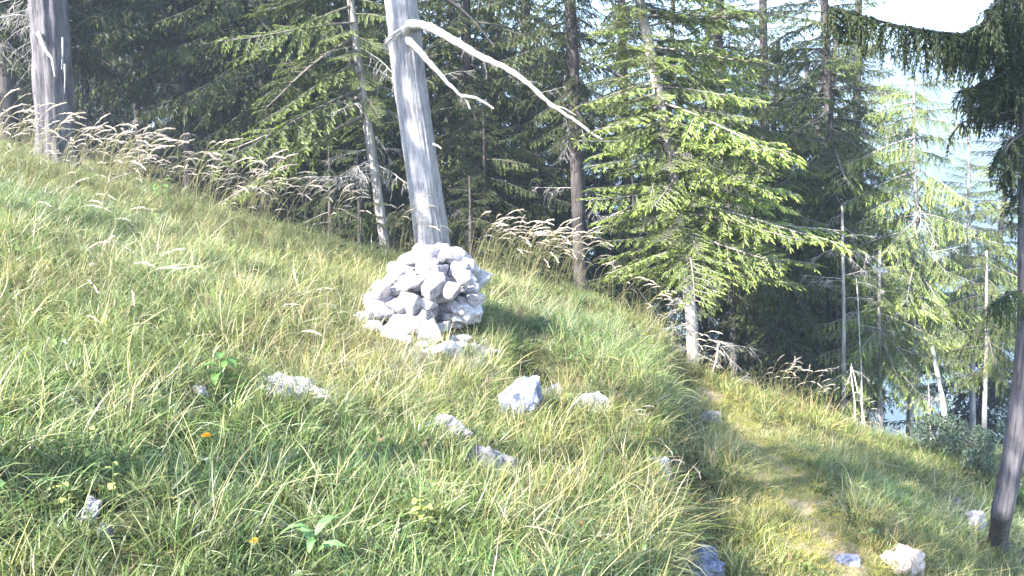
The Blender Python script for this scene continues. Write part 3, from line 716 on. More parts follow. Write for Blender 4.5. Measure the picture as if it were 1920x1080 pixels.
# specific stones of the cairn's front and crown: (px,py,width px,height px)
for (px, py, wp, hp, dy) in [(850, 478, 60, 42, -.1), (775, 488, 70, 36, -.15), (745, 505, 50, 40, -.1), (800, 500, 50, 50, -.25), (880, 500, 46, 46, -.1), (905, 525, 40, 50, 0), (765, 590, 74, 60, -.62), (708, 578, 60, 56, -.35),
                             (805, 596, 60, 60, -.62), (835, 632, 92, 46, -.95), (858, 606, 54, 26, -.6), (715, 545, 44, 50, -.3), (735, 606, 50, 38, -.68), (850, 545, 50, 44, -.4), (690, 590, 34, 30, -.4), (815, 540, 60, 56, -.42), (872, 520, 50, 40, -.3), (770, 530, 56, 44, -.4), (860, 575, 50, 30, -.45),
                             (680, 578, 44, 36, -.45), (700, 604, 46, 34, -.6), (728, 618, 42, 28, -.75), (762, 626, 46, 28, -.8), (668, 594, 26, 20, -.5), (792, 634, 34, 24, -.85), (700, 556, 40, 40, -.3), (892, 560, 40, 34, -.2), (886, 610, 30, 20, -.5)]:
    p = At(px, py, c0.y + dy); o = ob('stone', stone_m[rc.randrange(10)], cairn)
    gz_ = float(T(p.x, p.y))
    h_ = pxm(hp, p.y)
    if py > 570: p.z = gz_ + h_ * 0.35
    o.location = p - c0; o.rotation_euler = (rc.uniform(-.25, .25), rc.uniform(-.25, .25), rc.uniform(-.5, .5)); o.scale = (pxm(wp, p.y) * 1.1, pxm(wp, p.y) * 0.9, h_ * 1.4)

AVOID = [(cb.x, cb.y + 0.1, 0.50), (cb.x - 0.12, cb.y - 0.12, 0.42), (cb.x + 0.2, cb.y - 0.3, 0.22)]
def boulder(label, px, py, wpx, hpx, mat, seed, depth=1.0, rot=(0, 0, 0), sink=0.3, group=None, npts=15, fac=1.0, name='rock'):
    g = G(px, py); W_, H_ = pxm(wpx, g.y), pxm(hpx, g.y)
    me = rock_mesh(seed, mat, (W_ * 1.4, W_ * depth * 1.25, H_ * 1.7), npts, 4, 0.15, name)
    o = ob(name, me, None, (g.x, g.y + W_ * depth * 0.2, g.z + H_ * (0.24 - sink)))
    o.rotation_euler = tuple(R(a) for a in rot); tag(o, label, 'rock', group)
    AVOID.append((g.x, g.y, max(W_, W_ * depth) * 0.26 * fac)); return o
boulder('flat white rock in the grass at left centre', 540, 750, 140, 50, 'limestone', 11, 0.62, (6, 8, -14), 0.15)
boulder('small pale stone just left of the broad-leaved plant', 372, 738, 40, 24, 'limestone', 12, 0.6, (0, 10, -30), 0.2)
boulder('long blue-grey slab tilted beside the dark hollow', 972, 778, 56, 84, 'bluerock', 33, 1.7, (16, 16, 24), 0.08, npts=22, fac=.8)
boulder('grey pitted rock right of the hollow', 1042, 752, 66, 40, 'greyrock', 14, 0.7, (5, 0, 20), 0.2)
boulder('pinkish white bleached rock next to the pitted one', 1105, 770, 78, 48, 'limestone', 15, 0.7, (0, 6, -10), 0.25)
boulder('mossy half buried rock below the cairn', 830, 815, 90, 44, 'greyrock', 16, 0.7, (0, 10, 5), 0.2, fac=.7)
boulder('speckled pale rock sloping down to the right in the grass', 925, 892, 84, 56, 'greyrock', 17, 0.8, (0, 30, -20), 0.12, fac=.8)
boulder('dark blue-grey boulder at the bottom edge beside the path', 1312, 1085, 110, 70, 'bluerock', 18, 0.8, (0, 4, 10), 0.12)
boulder('pinkish flat stone at the lower end of the path', 1695, 1072, 100, 50, 'pinkrock', 19, 0.7, (0, -6, 10), 0.15)
boulder('grey boulder in front of the right edge trunk', 1828, 992, 62, 44, 'limestone', 20, 0.8, (0, 0, 40), 0.2)
boulder('small grey stone left of the boulder at the right trunk', 1796, 958, 36, 26, 'greyrock', 21, 0.8, (0, 0, 70), 0.2)
boulder('small grey stone half hidden in grass at lower left', 160, 975, 50, 50, 'greyrock', 22, 0.8, (0, 20, 0), 0.25)
boulder('narrow grey stone stepping down below the small lower left one', 196, 1020, 32, 54, 'greyrock', 23, 0.9, (0, -10, 0), 0.25)
boulder('dim green-grey stone low in the grass at far left', 128, 765, 46, 40, 'greyrock', 24, 0.8, (0, 0, 0), 0.3)
boulder('flat grey stone at the top of the path', 1335, 792, 58, 24, 'greyrock', 26, 0.8, (0, 6, 0), 0.2)
boulder('small pale stone at the right foot of the cairn', 902, 668, 50, 34, 'greyrock', 27, 0.8, (0, 0, 0), 0.25)
boulder('small grey stone at the bottom edge below the speckled rock', 915, 1062, 36, 32, 'greyrock', 28, 0.8, (0, 0, 0), 0.25)
boulder('dark stone under the overhanging grass of the bank', 1235, 880, 50, 44, 'bluerock', 29, 0.8, (0, 0, 0), 0.3, fac=.7)
boulder('small dark stone at the bottom of the path', 1592, 1062, 46, 30, 'bluerock', 30, 0.8, (0, 0, 0), 0.25)

# ------------------------------------------------------------------ grass
def tuft(n, rad, L, Wd, lean, curl, cols, seed, segs=4, bias=0.0):
    r = np.random.default_rng(seed); parts = []
    a = r.uniform(0, 2 * math.pi, n); rr = rad * np.sqrt(r.random(n))
    base = np.stack([rr * np.cos(a), rr * np.sin(a), np.full(n, -0.02)], 1)
    az = a + r.normal(0, 0.9, n); l = r.uniform(L[0], L[1], n); wd = r.uniform(Wd[0], Wd[1], n)
    ln = np.abs(r.normal(lean, 0.22, n)); cu = np.abs(r.normal(curl, 0.45, n))
    u = np.linspace(0, 1, segs + 1)
    # integrate the arc
    ang = ln[:, None] + cu[:, None] * u[None, :] ** 1.3
    ds = (l / segs)[:, None]
    h = np.concatenate([np.zeros((n, 1)), np.cumsum(np.sin((ang[:, 1:] + ang[:, :-1]) / 2) * ds, 1)], 1)
    z = np.concatenate([np.zeros((n, 1)), np.cumsum(np.cos((ang[:, 1:] + ang[:, :-1]) / 2) * ds, 1)], 1)
    dx, dy = np.cos(az), np.sin(az)
    C = base[:, None, :] + np.stack([h * dx[:, None] + bias * h, h * dy[:, None], z], -1)
    tw = r.normal(0, 0.7, n); sx, sy = np.cos(az + math.pi / 2 + tw), np.sin(az + math.pi / 2 + tw)
    wv = wd[:, None] * np.clip(1 - u[None] ** 2.2, 0.04, 1) * 0.5
    S = np.stack([sx[:, None] * wv, sy[:, None] * wv, np.zeros_like(wv)], -1)
    V = np.stack([C - S, C + S], 2).reshape(n, -1, 3)
    k = np.arange(segs) * 2
    q = np.stack([k, k + 1, k + 3, k + 2], 1)
    F = (q[None] + (np.arange(n) * (segs + 1) * 2)[:, None, None]).reshape(-1, 4)
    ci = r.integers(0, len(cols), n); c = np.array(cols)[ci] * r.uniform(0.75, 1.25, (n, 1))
    g = np.repeat(0.55 + 0.55 * u, 2)   # blades darker and slightly browner at the base, brighter at the tip
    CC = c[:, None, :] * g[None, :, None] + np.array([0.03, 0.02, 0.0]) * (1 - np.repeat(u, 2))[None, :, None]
    return V.reshape(-1, 3), F, CC.reshape(-1, 3)
def proto_col(name, meshes):
    c = bpy.data.collections.new(name)
    for i, me in enumerate(meshes):
        o = bpy.data.objects.new(f'{name}_{i:02d}', me); c.objects.link(o)
    return c
def scatter(name, pts, rot, scl, idx, tint, col, label, catg='grass'):
    me = bpy.data.meshes.new(name); me.vertices.add(len(pts)); me.vertices.foreach_set('co', np.asarray(pts, np.float32).ravel())
    a = me.attributes.new('rot', 'FLOAT_VECTOR', 'POINT'); a.data.foreach_set('vector', np.asarray(rot, np.float32).ravel())
    a = me.attributes.new('scl', 'FLOAT', 'POINT'); a.data.foreach_set('value', np.asarray(scl, np.float32))
    a = me.attributes.new('idx', 'INT', 'POINT'); a.data.foreach_set('value', np.asarray(idx, np.int32))
    c4 = np.ones((len(pts), 4), np.float32); c4[:, :3] = tint
    a = me.attributes.new('tint', 'FLOAT_COLOR', 'POINT'); a.data.foreach_set('color', c4.ravel())
    o = ob(name, me); tag(o, label, catg, kind='stuff')
    ng = bpy.data.node_groups.new(name, 'GeometryNodeTree')
    ng.interface.new_socket('Geometry', in_out='INPUT', socket_type='NodeSocketGeometry'); ng.interface.new_socket('Geometry', in_out='OUTPUT', socket_type='NodeSocketGeometry')
    gi = ng.nodes.new('NodeGroupInput'); go = ng.nodes.new('NodeGroupOutput')
    ci = ng.nodes.new('GeometryNodeCollectionInfo'); ci.inputs['Collection'].default_value = col
    ci.inputs['Separate Children'].default_value = True; ci.inputs['Reset Children'].default_value = True
    ip = ng.nodes.new('GeometryNodeInstanceOnPoints'); ip.inputs['Pick Instance'].default_value = True
    def na(n_, dt):
        x = ng.nodes.new('GeometryNodeInputNamedAttribute'); x.data_type = dt; x.inputs['Name'].default_value = n_
        return x.outputs['Attribute']
    L_ = ng.links
    L_.new(gi.outputs[0], ip.inputs['Points']); L_.new(ci.outputs[0], ip.inputs['Instance'])
    L_.new(na('idx', 'INT'), ip.inputs['Instance Index']); L_.new(na('rot', 'FLOAT_VECTOR'), ip.inputs['Rotation']); L_.new(na('scl', 'FLOAT'), ip.inputs['Scale'])
    L_.new(ip.outputs[0], go.inputs[0])
    md = o.modifiers.new('scatter', 'NODES'); md.node_group = ng
    return o
GREEN = [(0.15, 0.235, 0.06), (0.22, 0.29, 0.08), (0.075, 0.13, 0.042), (0.33, 0.35, 0.15)]
STRAW = [(0.48, 0.41, 0.22), (0.38, 0.35, 0.14), (0.56, 0.49, 0.33), (0.24, 0.28, 0.07)]
MIX = GREEN + [(0.44, 0.38, 0.19), (0.32, 0.33, 0.10)]
def gm(nm, args): return mesh_np(nm, *[a for a in args[:2]], M['grass'], args[2])
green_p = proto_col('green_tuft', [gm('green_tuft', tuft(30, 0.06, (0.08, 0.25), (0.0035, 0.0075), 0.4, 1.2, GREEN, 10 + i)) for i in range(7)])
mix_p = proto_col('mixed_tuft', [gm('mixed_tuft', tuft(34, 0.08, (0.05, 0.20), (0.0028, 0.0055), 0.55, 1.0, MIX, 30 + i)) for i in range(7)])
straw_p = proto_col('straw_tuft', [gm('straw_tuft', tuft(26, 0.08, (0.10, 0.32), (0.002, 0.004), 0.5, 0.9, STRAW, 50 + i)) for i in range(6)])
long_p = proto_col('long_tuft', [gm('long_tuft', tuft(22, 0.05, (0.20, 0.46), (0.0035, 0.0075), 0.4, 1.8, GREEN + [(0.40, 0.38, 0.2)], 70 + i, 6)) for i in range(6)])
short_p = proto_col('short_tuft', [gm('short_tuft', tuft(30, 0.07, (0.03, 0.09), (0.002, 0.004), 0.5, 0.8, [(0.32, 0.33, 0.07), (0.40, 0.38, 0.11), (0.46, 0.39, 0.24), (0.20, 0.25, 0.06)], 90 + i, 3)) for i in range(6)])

def field(dens_near, n_try, ymax=14.5, seed=0):
    r = np.random.default_rng(seed)
    y = r.uniform(2.4, ymax, n_try); x = r.uniform(-0.75, 0.72, n_try) * y
    keep = r.random(n_try) < (y / ymax)          # uniform per area
    x, y = x[keep], y[keep]
    # thin out with distance
    keep = r.random(len(x)) < np.clip(6.5 / y, 0.55, 1); x, y = x[keep], y[keep]
    # bare gaps between the tussocks
    gap = vnoise(x, y, 7.5, 21.0) + 0.6 * vnoise(x, y, 15.0, 33.0); keep = (gap > -0.55) | (r.random(len(x)) < 0.25); x, y = x[keep], y[keep]
    k = (((x - 0.24) / 0.24) ** 2 + ((y - 6.72) / 0.34) ** 2) > r.uniform(0.6, 1.2, len(x)); x, y = x[k], y[k]
    for (ax, ay, ar) in AVOID:
        k = (x - ax) ** 2 + ((y - ay) * 1.25) ** 2 > ar * ar; x, y = x[k], y[k]
    return x, y, r
def regions(x, y):
    """dry / lush fields from world-space noise plus patches seen in the photograph"""
    dry = 0.44 + 0.45 * vnoise(x, y, 1.4, 12.0) + 0.25 * vnoise(x, y, 4.2, 2.0)
    def patch(px, py, r_, a):
        nonlocal dry
        g = G(px, py); dry = dry + a * np.exp(-((x - g.x) ** 2 + (y - g.y) ** 2) / (r_ * r_))
    patch(370, 470, 1.1, 0.6); patch(530, 610, 0.8, 0.5); patch(700, 690, 0.4, 0.5); patch(820, 690, 0.35, 0.5)
    patch(60, 700, 1.0, -0.8); patch(100, 850, 1.0, -0.6); patch(560, 520, 0.4, -0.5); patch(350, 1020, 0.6, -0.7); patch(100, 420, 0.8, -0.5)
    patch(1100, 620, 0.7, -0.1); patch(1250, 680, 0.6, 0.5); patch(1680, 830, 1.3, -0.9); patch(1480, 900, 0.6, 0.4); patch(700, 1020, 0.6, -0.4)
    return np.clip(dry, 0, 1)
def emit(name, col, ncol, x, y, r, s, tilt, tint, label, lean_sd=0.38):
    n = len(x); z = T(x, y)
    rot = np.stack([r.normal(0, lean_sd, n), r.normal(tilt, lean_sd, n), r.uniform(0, 6.283, n)], 1)
    # tilt towards +x in world space: XYZ euler applies X, Y then Z, so tilt in local frame rotated by -z
    th = rot[:, 2]; tx, ty = tilt * np.ones(n), 0.0
    rot[:, 0] = r.normal(0, lean_sd, n) + tilt * np.sin(th) * 1.0
    rot[:, 1] = r.normal(0, lean_sd, n) + tilt * np.cos(th)
    scatter(name, np.stack([x, y, z], 1), rot, s, r.integers(0, ncol, n), tint, col, label)
def tintf(x, y, r, a=(0.8, 1.2), warm=None):
    n = len(x); b = r.uniform(*a, n) * (1 + 0.22 * vnoise(x, y, 2.2, 7.0)); t = np.stack([b, b, b], 1)
    wv = 0.12 * vnoise(x, y, 0.9, 4.0) + r.normal(0, 0.06, n); t[:, 0] *= 1 + wv; t[:, 2] *= 1 - wv
    return t
x, y, r = field(1, 34000, seed=1); td = trail_d(x, y); dry = regions(x, y)
k = (r.random(len(x)) < (1.0 - dry)) & (td > 0.95) & ~((x - bank_x(y) > -0.05) & (x - bank_x(y) < 0.4) & (y < 9)); xx, yy = x[k], y[k]
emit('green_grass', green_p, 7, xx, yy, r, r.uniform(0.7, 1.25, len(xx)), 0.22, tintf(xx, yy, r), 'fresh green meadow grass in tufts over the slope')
x, y, r = field(1, 30000, seed=2); td = trail_d(x, y); dry = regions(x, y)
bf = x - bank_x(y); bare = (bf > -0.05) & (bf < 0.42) & (y < 9)
k = ((td > 0.85) | (r.random(len(x)) < 0.5)) & (r.random(len(x)) < 0.75) & ~(bare & (r.random(len(x)) < 0.85)); xx, yy = x[k], y[k]
emit('mixed_grass', mix_p, 7, xx, yy, r, r.uniform(0.7, 1.2, len(xx)) * np.where(td[k] < 0.85, 0.55, 1), 0.15, tintf(xx, yy, r), 'short mixed meadow turf between the taller tufts')
x, y, r = field(1, 24000, seed=3); td = trail_d(x, y); dry = regions(x, y)
k = (r.random(len(x)) < dry * 0.85) & ((td > 0.9) | (r.random(len(x)) < 0.22)); xx, yy = x[k], y[k]
emit('dry_grass', straw_p, 6, xx, yy, r, r.uniform(0.7, 1.25, len(xx)), 0.25, tintf(xx, yy, r, (0.85, 1.3)), 'straw coloured dry grass mixed into the meadow')
x, y, r = field(1, 16000, seed=4); td = trail_d(x, y)
bankd = x - bank_x(y)
k = (td > 1.05) & ((r.random(len(x)) < 0.16 + 0.3 * (x < -1.6) * (x > -6)) | ((bankd > -0.55) & (bankd < 0.10) & (r.random(len(x)) < 0.95))); xx, yy = x[k], y[k]
emit('long_grass', long_p, 6, xx, yy, r, r.uniform(0.6, 1.05, len(xx)) * np.where(np.abs(bankd[k] + .2) < .35, 1.25, 1.0), 0.35, tintf(xx, yy, r, (0.85, 1.3)), 'long arching grass blades hanging over the bank and slope')
x, y, r = field(1, 60000, ymax=11, seed=5); td = trail_d(x, y)
k = (td < 1.35 + 0.5 * r.random(len(x))) & (r.random(len(x)) < np.clip(1.0 - 0.35 * (td < 0.5), 0, 1)); xx, yy = x[k], y[k]
emit('trail_grass', short_p, 6, xx, yy, r, r.uniform(0.7, 1.3, len(xx)), 0.05, tintf(xx, yy, r, (0.9, 1.25)), 'short yellowed trodden grass on the path')

x, y, r = field(1, 2600, ymax=10, seed=8); td = trail_d(x, y); k = (td > 1.2) & (vnoise(x, y, 2.4, 15.0) > 0.05); xx, yy = x[k], y[k]
emit('pale_bents', straw_p, 6, xx, yy, r, r.uniform(1.2, 1.8, len(xx)), 0.3, tintf(xx, yy, r, (1.0, 1.4)), 'long pale bent stems standing above the meadow turf')
# low broad-leaved herbs among the grass
def herb_clump(seed):
    r = np.random.default_rng(seed); n = 16; b = np.stack([r.normal(0, .05, n), r.normal(0, .05, n), r.uniform(0.01, 0.09, n)], 1)
    D = np.stack([r.normal(0, 1, n), r.normal(0, 1, n), r.normal(0.1, .3, n)], 1); D /= np.linalg.norm(D, axis=1)[:, None]
    S = np.cross(D, [0, 0, 1.0]); S /= np.linalg.norm(S, axis=1)[:, None]; l = r.uniform(.02, .055, n)[:, None]; w_ = l * r.uniform(.25, .4, (n, 1))
    V = np.stack([b, b + D * l * .4 + S * w_ + [0, 0, .006], b + D * l - [0, 0, .008], b + D * l * .4 - S * w_ + [0, 0, .006], b + D * l * .45], 1).reshape(-1, 3)
    k = np.arange(n)[:, None] * 5; F = np.concatenate([k + [0, 4, 1], k + [1, 4, 2], k + [0, 3, 4], k + [3, 2, 4]])
    c = np.array([(0.10, 0.16, 0.04), (0.14, 0.20, 0.06), (0.24, 0.17, 0.09), (0.07, 0.12, 0.035)])[r.integers(0, 4, n)] * r.uniform(.8, 1.2, (n, 1))
    return mesh_np('herb_clump', V, F, M['grass'], np.repeat(c, 5, 0))
herb_p = proto_col('herb_clump', [herb_clump(400 + i) for i in range(5)])
x, y, r = field(1, 4200, ymax=11, seed=6); td = trail_d(x, y); k = (td > 0.6) & (vnoise(x, y, 3.0, 8.0) > -0.1); xx, yy = x[k], y[k]
emit('ground_herbs', herb_p, 5, xx, yy, r, r.uniform(0.6, 1.2, len(xx)), 0.05, tintf(xx, yy, r, (0.75, 1.15)), 'small broad leaved herbs low between the grass tufts')
# seed-head grass
def seed_stalk(seed, L=1.0):
    r = np.random.default_rng(seed); n = 12; u = np.linspace(0, 1, n)
    lean0, curl = r.uniform(0.08, 0.36), r.uniform(0.7, 2.1)
    ang = lean0 + curl * np.clip((u - 0.5) / 0.5, 0, 1) ** 1.5; ds = L / (n - 1)
    h = np.r_[0, np.cumsum(np.sin(ang[1:]) * ds)]; z = np.r_[0, np.cumsum(np.cos(ang[1:]) * ds)]
    P = np.stack([h, 0.02 * np.sin(u * 4 + seed), z], 1)
    parts = []
    V, q = tube(P, np.interp(u, [0, 1], [0.0028, 0.0018]), 3); c = np.tile([0.36, 0.33, 0.16], (len(V), 1)) * np.repeat(np.interp(u, [0, 1], [0.7, 1.2]), 3)[:, None]
    parts.append((V, np.concatenate([q[:, [0, 1, 2]], q[:, [0, 2, 3]]]), c))
    m = 60; s = r.uniform(0.80, 1.0, m); b = np.stack([np.interp(s, u, P[:, j]) for j in range(3)], 1)
    d = np.stack([np.interp(s, u, np.gradient(P[:, j])) for j in range(3)], 1); d /= np.linalg.norm(d, axis=1)[:, None]
    D = d + r.normal(0, 0.16, (m, 3)); env = np.sin(np.clip((s - 0.80) / 0.21, 0, 1) * math.pi) ** 0.6
    c1 = np.tile([0.74, 0.65, 0.54], (m, 1)) * r.uniform(0.8, 1.15, (m, 1))
    parts.append(strips(b, D, r.uniform(0.03, 0.05, m) * (0.5 + 0.5 * env), r.uniform(0.005, 0.009, m), c1 * 0.85, c1))
    for j in range(2):   # leaves of the stalk
        a = r.uniform(0, 6.28); l = r.uniform(0.2, 0.35); uu = np.linspace(0, 1, 5); i0 = np.array([np.interp(0.2 + 0.2 * j, u, P[:, t_]) for t_ in range(3)])
        Q = i0 + np.stack([np.cos(a) * l * uu * .7, np.sin(a) * l * uu * .7, l * (uu * 0.7 - 0.6 * uu ** 2)], 1)
        V = np.concatenate([Q + [0, 0.002, 0.001], Q - [0, 0.002, 0.001]]); F = np.array([[i, i + 1, i + 6] for i in range(4)] + [[i, i + 6, i + 5] for i in range(4)])
        parts.append((V, F, np.tile([0.24, 0.26, 0.10], (10, 1))))
    V, F, C = cat(parts); return mesh_np('seed_stalk', V, F, M['seed'], C)
seed_p = proto_col('seed_stalk', [seed_stalk(200 + i) for i in range(9)])
pts, rot, scl = [], [], []
def stalks(n, x0, y0, x1, y1, sp, s=(0.7, 1.1), az=(0, 0.7), tilt=0.0):
    for i in range(n):
        u = random.random(); px, py = x0 + (x1 - x0) * u + random.uniform(-12, 12), y0 + (y1 - y0) * u + random.uniform(-sp, sp)
        g = G(px, py)
        while g.y > 10.6 - 1.2 * float(sst(0.9, 2.3, g.x)): py += 4; g = G(px, py)
        pts.append(tuple(g)); rot.append((random.gauss(0, .12), tilt + random.gauss(0, .2), random.gauss(*az))); scl.append(random.uniform(*s))
# feet of the stalks (a head shows ~ 0.55 m above its foot)
stalks(140, -20, 320, 260, 375, 45, (.5, 1.25)); stalks(140, 180, 345, 500, 435, 40, (.5, 1.25)); stalks(40, 430, 420, 640, 478, 14); stalks(20, 700, 480, 790, 500, 8)
stalks(90, 870, 500, 1080, 545, 10, (0.7, 1.1)); stalks(14, 900, 470, 1010, 500, 6, (.8, 1.1)); stalks(16, 1090, 560, 1190, 600, 8, (.5, .8)); stalks(30, 1190, 620, 1290, 680, 8, (.4, .8)); stalks(34, 1420, 720, 1560, 760, 8, (.4, .75))
stalks(12, 1560, 760, 1680, 780, 8, (.35, .6)); stalks(9, 1120, 800, 1230, 990, 20, (.4, .6), (0, .3), 0.5); stalks(10, 60, 470, 220, 520, 20, (.6, .9)); stalks(16, 100, 640, 600, 700, 60, (.5, .8)); stalks(2, 1270, 690, 1330, 740, 8, (.4, .5), (0, .3), .5)
stalks(14, -10, 300, 130, 330, 10, (.7, 1.1))
pts = np.array(pts); n = len(pts); tt = np.ones((n, 3)) * rng.uniform(0.8, 1.2, (n, 1))
scatter('seed_head_grass', pts, rot, scl, rng.integers(0, 9, n), tt, seed_p, 'tall grass with pale arching seed heads along the meadow crest')

# heather-like dry plants in front of the cairn are joined stuff
hp, hr, hs = [], [], []
for (cx_, cy_, sx_, sy_, n_) in [(790, 690, 110, 26, 46), (890, 680, 40, 26, 20), (900, 700, 20, 10, 10)]:
    for i in range(n_):
        g = G(random.gauss(cx_, sx_ * .6), random.gauss(cy_, sy_ * .7)); hp.append(tuple(g)); hr.append((random.gauss(0, .2), random.gauss(0.1, .2), random.uniform(0, 6))); hs.append(random.uniform(.5, .9))
lav_p = proto_col('pale_tuft', [gm('pale_tuft', tuft(40, 0.05, (0.10, 0.26), (0.003, 0.006), 0.3, 0.4, [(0.42, 0.39, 0.36), (0.48, 0.44, 0.40), (0.30, 0.30, 0.18), (0.22, 0.25, 0.09)], 300 + i, 3)) for i in range(4)])
scatter('pale_dry_grass', hp, hr, hs, rng.integers(0, 4, len(hp)), np.ones((len(hp), 3)), lav_p, 'silvery pale dry tufts in front of the cairn')

# ------------------------------------------------------------------ herbs, flowers
def leaf_mesh(L, W_, cup, droop, col, name='leaf', seed=0):
    n = 7; u = np.linspace(0, 1, n); prof = np.sin(u ** 0.8 * math.pi) ** 0.8 * W_ / 2
    V, F, C = [], [], []
    for i in range(n):
        z = droop[0] * u[i] * L - droop[1] * u[i] ** 2 * L
        for j, s in enumerate((-1, -0.5, 0, 0.5, 1)):
            V.append((u[i] * L, s * prof[i], z + cup * abs(s) * prof[i] + 0.004 * math.sin(u[i] * 20) * abs(s))); C.append(np.array(col) * (1.2 if s == 0 else 1.0) * (0.85 + .3 * u[i]))
    idx = np.arange(n * 5).reshape(n, 5); F = np.stack([idx[:-1, :-1], idx[:-1, 1:], idx[1:, 1:], idx[1:, :-1]], -1).reshape(-1, 4)
    return mesh_np(name, V, F, M['leaf'], np.array(C), smooth=True)
LG, LY = (0.10, 0.20, 0.045), (0.34, 0.36, 0.10)
big_leaf = leaf_mesh(0.13, 0.055, 0.35, (0.7, 0.8), LG); yel_leaf = leaf_mesh(0.05, 0.03, 0.3, (0.4, 0.6), LY); pale_leaf = leaf_mesh(0.15, 0.045, 0.3, (1.1, 1.0), (0.16, 0.30, 0.10))
blue_leaf = leaf_mesh(0.07, 0.035, 0.3, (0.5, 0.8), (0.10, 0.17, 0.11))
def herb(label, px, py, n, leaf, h, s=1.0, name='leafy_plant', cat_='plant'):
    g = G(px, py); t = empty(name, g); tag(t, label, cat_)
    V, F = tube(np.array([[0, 0, -.02], [0.01, 0, h * .5], [0.015, 0.01, h]]), [0.004, 0.003, 0.002], 5)
    ob('stem', mesh_np('stem', V, F, M['leaf'], np.tile([0.12, 0.17, 0.05], (len(V), 1))), t)
    for i in range(n):
        o = ob('leaf', leaf, t, (0.012, 0.005, h * (0.35 + 0.65 * i / max(1, n - 1)))); o.rotation_euler = (random.gauss(0, .2), random.uniform(-.3, .2), i * 2.4); k = s * random.uniform(.8, 1.15); o.scale = (k, k, k)
    return t
herb('broad-leaved green plant left of the flat white rock', 412, 738, 7, big_leaf, 0.20, 1.2)
herb('pale ribbed-leaf plant at the bottom edge', 585, 1070, 5, pale_leaf, 0.16, 0.9)
herb('fresh light green leafy plant in the grass at lower centre', 785, 1000, 8, yel_leaf, 0.16, 1.3)
herb('pale green leafy plant standing among the seed heads', 305, 395, 9, big_leaf, 0.35, 1.2)
herb('sprig with yellow round leaves above the small lower left stone', 168, 915, 6, yel_leaf, 0.26, 0.9)
herb('low sprig with yellow leaves left of the small lower left stone', 118, 975, 6, yel_leaf, 0.15, 0.8)
herb('yellow-leaved sprig right of the small lower left stone', 212, 965, 6, yel_leaf, 0.22, 0.9)
def flower(label, px, py, h, col, rad, name='flower', petals=12):
    g = G(px, py); t = empty(name, g); tag(t, label, 'flower')
    V, F = tube(np.array([[0, 0, -.02], [0.01, 0, h * .5], [0.0, 0.01, h]]), [0.003, 0.0025, 0.002], 5)
    ob('stem', mesh_np('stem', V, F, M['leaf'], np.tile([0.14, 0.18, 0.05], (len(V), 1))), t)
    Vs, Fs, Cs = [], [], []
    for i in range(petals):
        for lay, (rr, zz) in enumerate(((rad, 0.004), (rad * 0.65, 0.010))):
            a = i * 6.283 / petals + lay * .2; b = len(Vs); c, s = math.cos(a), math.sin(a)
            Vs += [(0, 0, h), (c * rr * .6 - s * rr * .2, s * rr * .6 + c * rr * .2, h + zz), (c * rr, s * rr, h + zz * 1.5 - 0.004), (c * rr * .6 + s * rr * .2, s * rr * .6 - c * rr * .2, h + zz)]
            Fs.append([b, b + 1, b + 2, b + 3]); Cs += [np.array(col) * .8] + [np.array(col)] * 3
    o = ob('flower_head', mesh_np('flower_head', Vs, Fs, M['petal'], np.array(Cs)), t)
    return t
flower('orange flower in the grass at left centre', 390, 868, 0.14, (0.80, 0.32, 0.02), 0.026)
flower('yellow-orange flower near the bottom edge at left', 480, 1070, 0.12, (0.75, 0.40, 0.03), 0.022)
flower('small orange flower low in the grass below the speckled rock', 1088, 1010, 0.08, (0.80, 0.38, 0.12), 0.02)
flower('small pale pink flower left of the blue-grey boulder', 1123, 1030, 0.08, (0.80, 0.55, 0.62), 0.022)
flower('tiny yellow flower by the bright green patch', 640, 988, 0.07, (0.75, 0.65, 0.05), 0.012)
flower('yellow flower on the crest left of the pale leaning trunk, upper', 1207, 650, 0.14, (0.80, 0.66, 0.03), 0.03)
flower('yellow flower on the crest left of the pale leaning trunk, lower', 1222, 662, 0.12, (0.80, 0.66, 0.03), 0.028)
flower('yellow flower at the top of the path', 1322, 760, 0.08, (0.80, 0.70, 0.03), 0.025)
flower('small pink clover head left of the slab', 815, 722, 0.08, (0.55, 0.25, 0.25), 0.02)

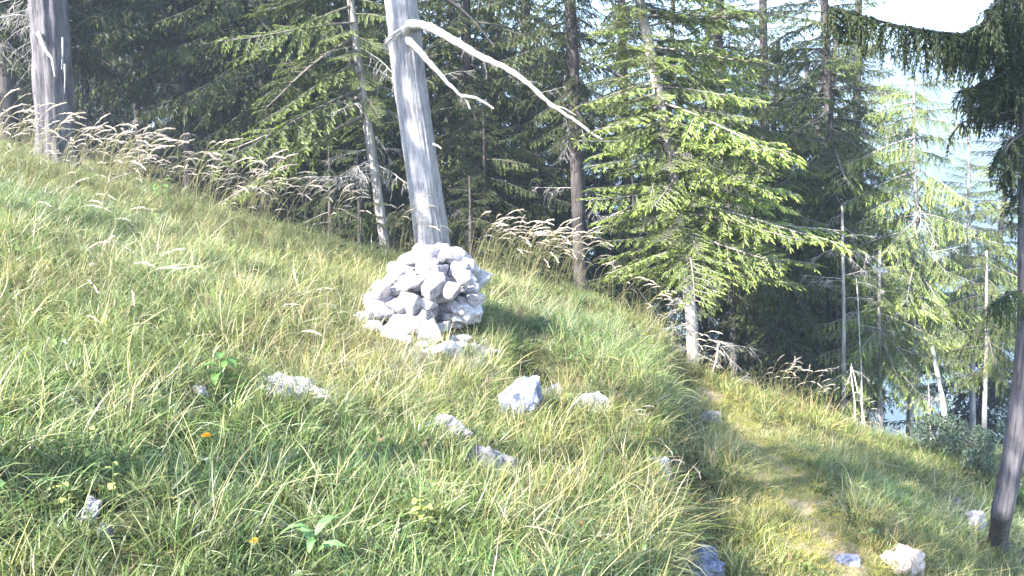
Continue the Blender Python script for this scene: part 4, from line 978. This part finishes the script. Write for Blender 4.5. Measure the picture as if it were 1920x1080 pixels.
# leafy bushes at the lower right
def bush(label, px, py, w_, h_, n, leafcol, name='bush', Y=None, sc=1.0):
    g = G(px, py) if Y is None else At(px, py, Y)
    g.z = float(T(g.x, g.y)); t = empty(name, g); tag(t, label, 'bush')
    for i in range(7):
        a = random.uniform(0, 6.28); p = Vector((math.cos(a) * w_ * .4, math.sin(a) * w_ * .3, h_ * random.uniform(.6, 1)))
        V, F = tube(np.array([[0, 0, -.03], tuple(p * 0.5 + Vector((0, 0, .05))), tuple(p)]), [0.009, 0.006, 0.003], 5)
        ob('stem', mesh_np('stem', V, F, M['bark'], smooth=True), t)
    r = rng; P0 = r.normal(0, 1, (n, 3)); P0 /= np.linalg.norm(P0, axis=1)[:, None]; P0 *= r.uniform(0.35, 1, (n, 1)) ** 0.6
    cc = np.stack([r.normal(0, w_ * .3, 12), r.normal(0, w_ * .22, 12), h_ * r.uniform(.15, 1.0, 12)], 1); kk = r.integers(0, 12, n)
    P0 = cc[kk] + P0 * np.array([w_ * .16, w_ * .16, h_ * .2]) * r.uniform(.5, 1.3, (12, 1))[kk]; P0[:, 2] = np.maximum(P0[:, 2], 0.02)
    D = r.normal(0, 1, (n, 3)) + [0, 0, -.2]; c = np.array(leafcol)[r.integers(0, len(leafcol), n)] * r.uniform(.7, 1.25, (n, 1))
    V, F, C = strips(P0, D, r.uniform(.035, .07, n) * sc, r.uniform(.02, .035, n) * sc, c, c)
    ob('foliage', mesh_np('foliage', V, F, M['leaf'], C), t)
BL = [(0.13, 0.19, 0.12), (0.18, 0.24, 0.15), (0.08, 0.13, 0.08), (0.24, 0.28, 0.18)]
bush('blue-green leafy bush under the dead poles at right', 1765, 850, 0.85, 0.5, 3500, BL, sc=0.6)
bush('grey-green leafy bush left of the right edge trunk', 1835, 880, 0.6, 0.5, 2600, BL, sc=0.6)
bush('dark leafy bush higher up beside the right edge trunk', 1840, 800, 0.9, 0.8, 1800, [(0.05, 0.09, 0.04), (0.10, 0.13, 0.05), (0.14, 0.12, 0.06)])
bush('low green bush behind the right edge trunk', 1905, 960, 0.5, 0.35, 800, [(0.08, 0.15, 0.05), (0.14, 0.2, 0.07)])
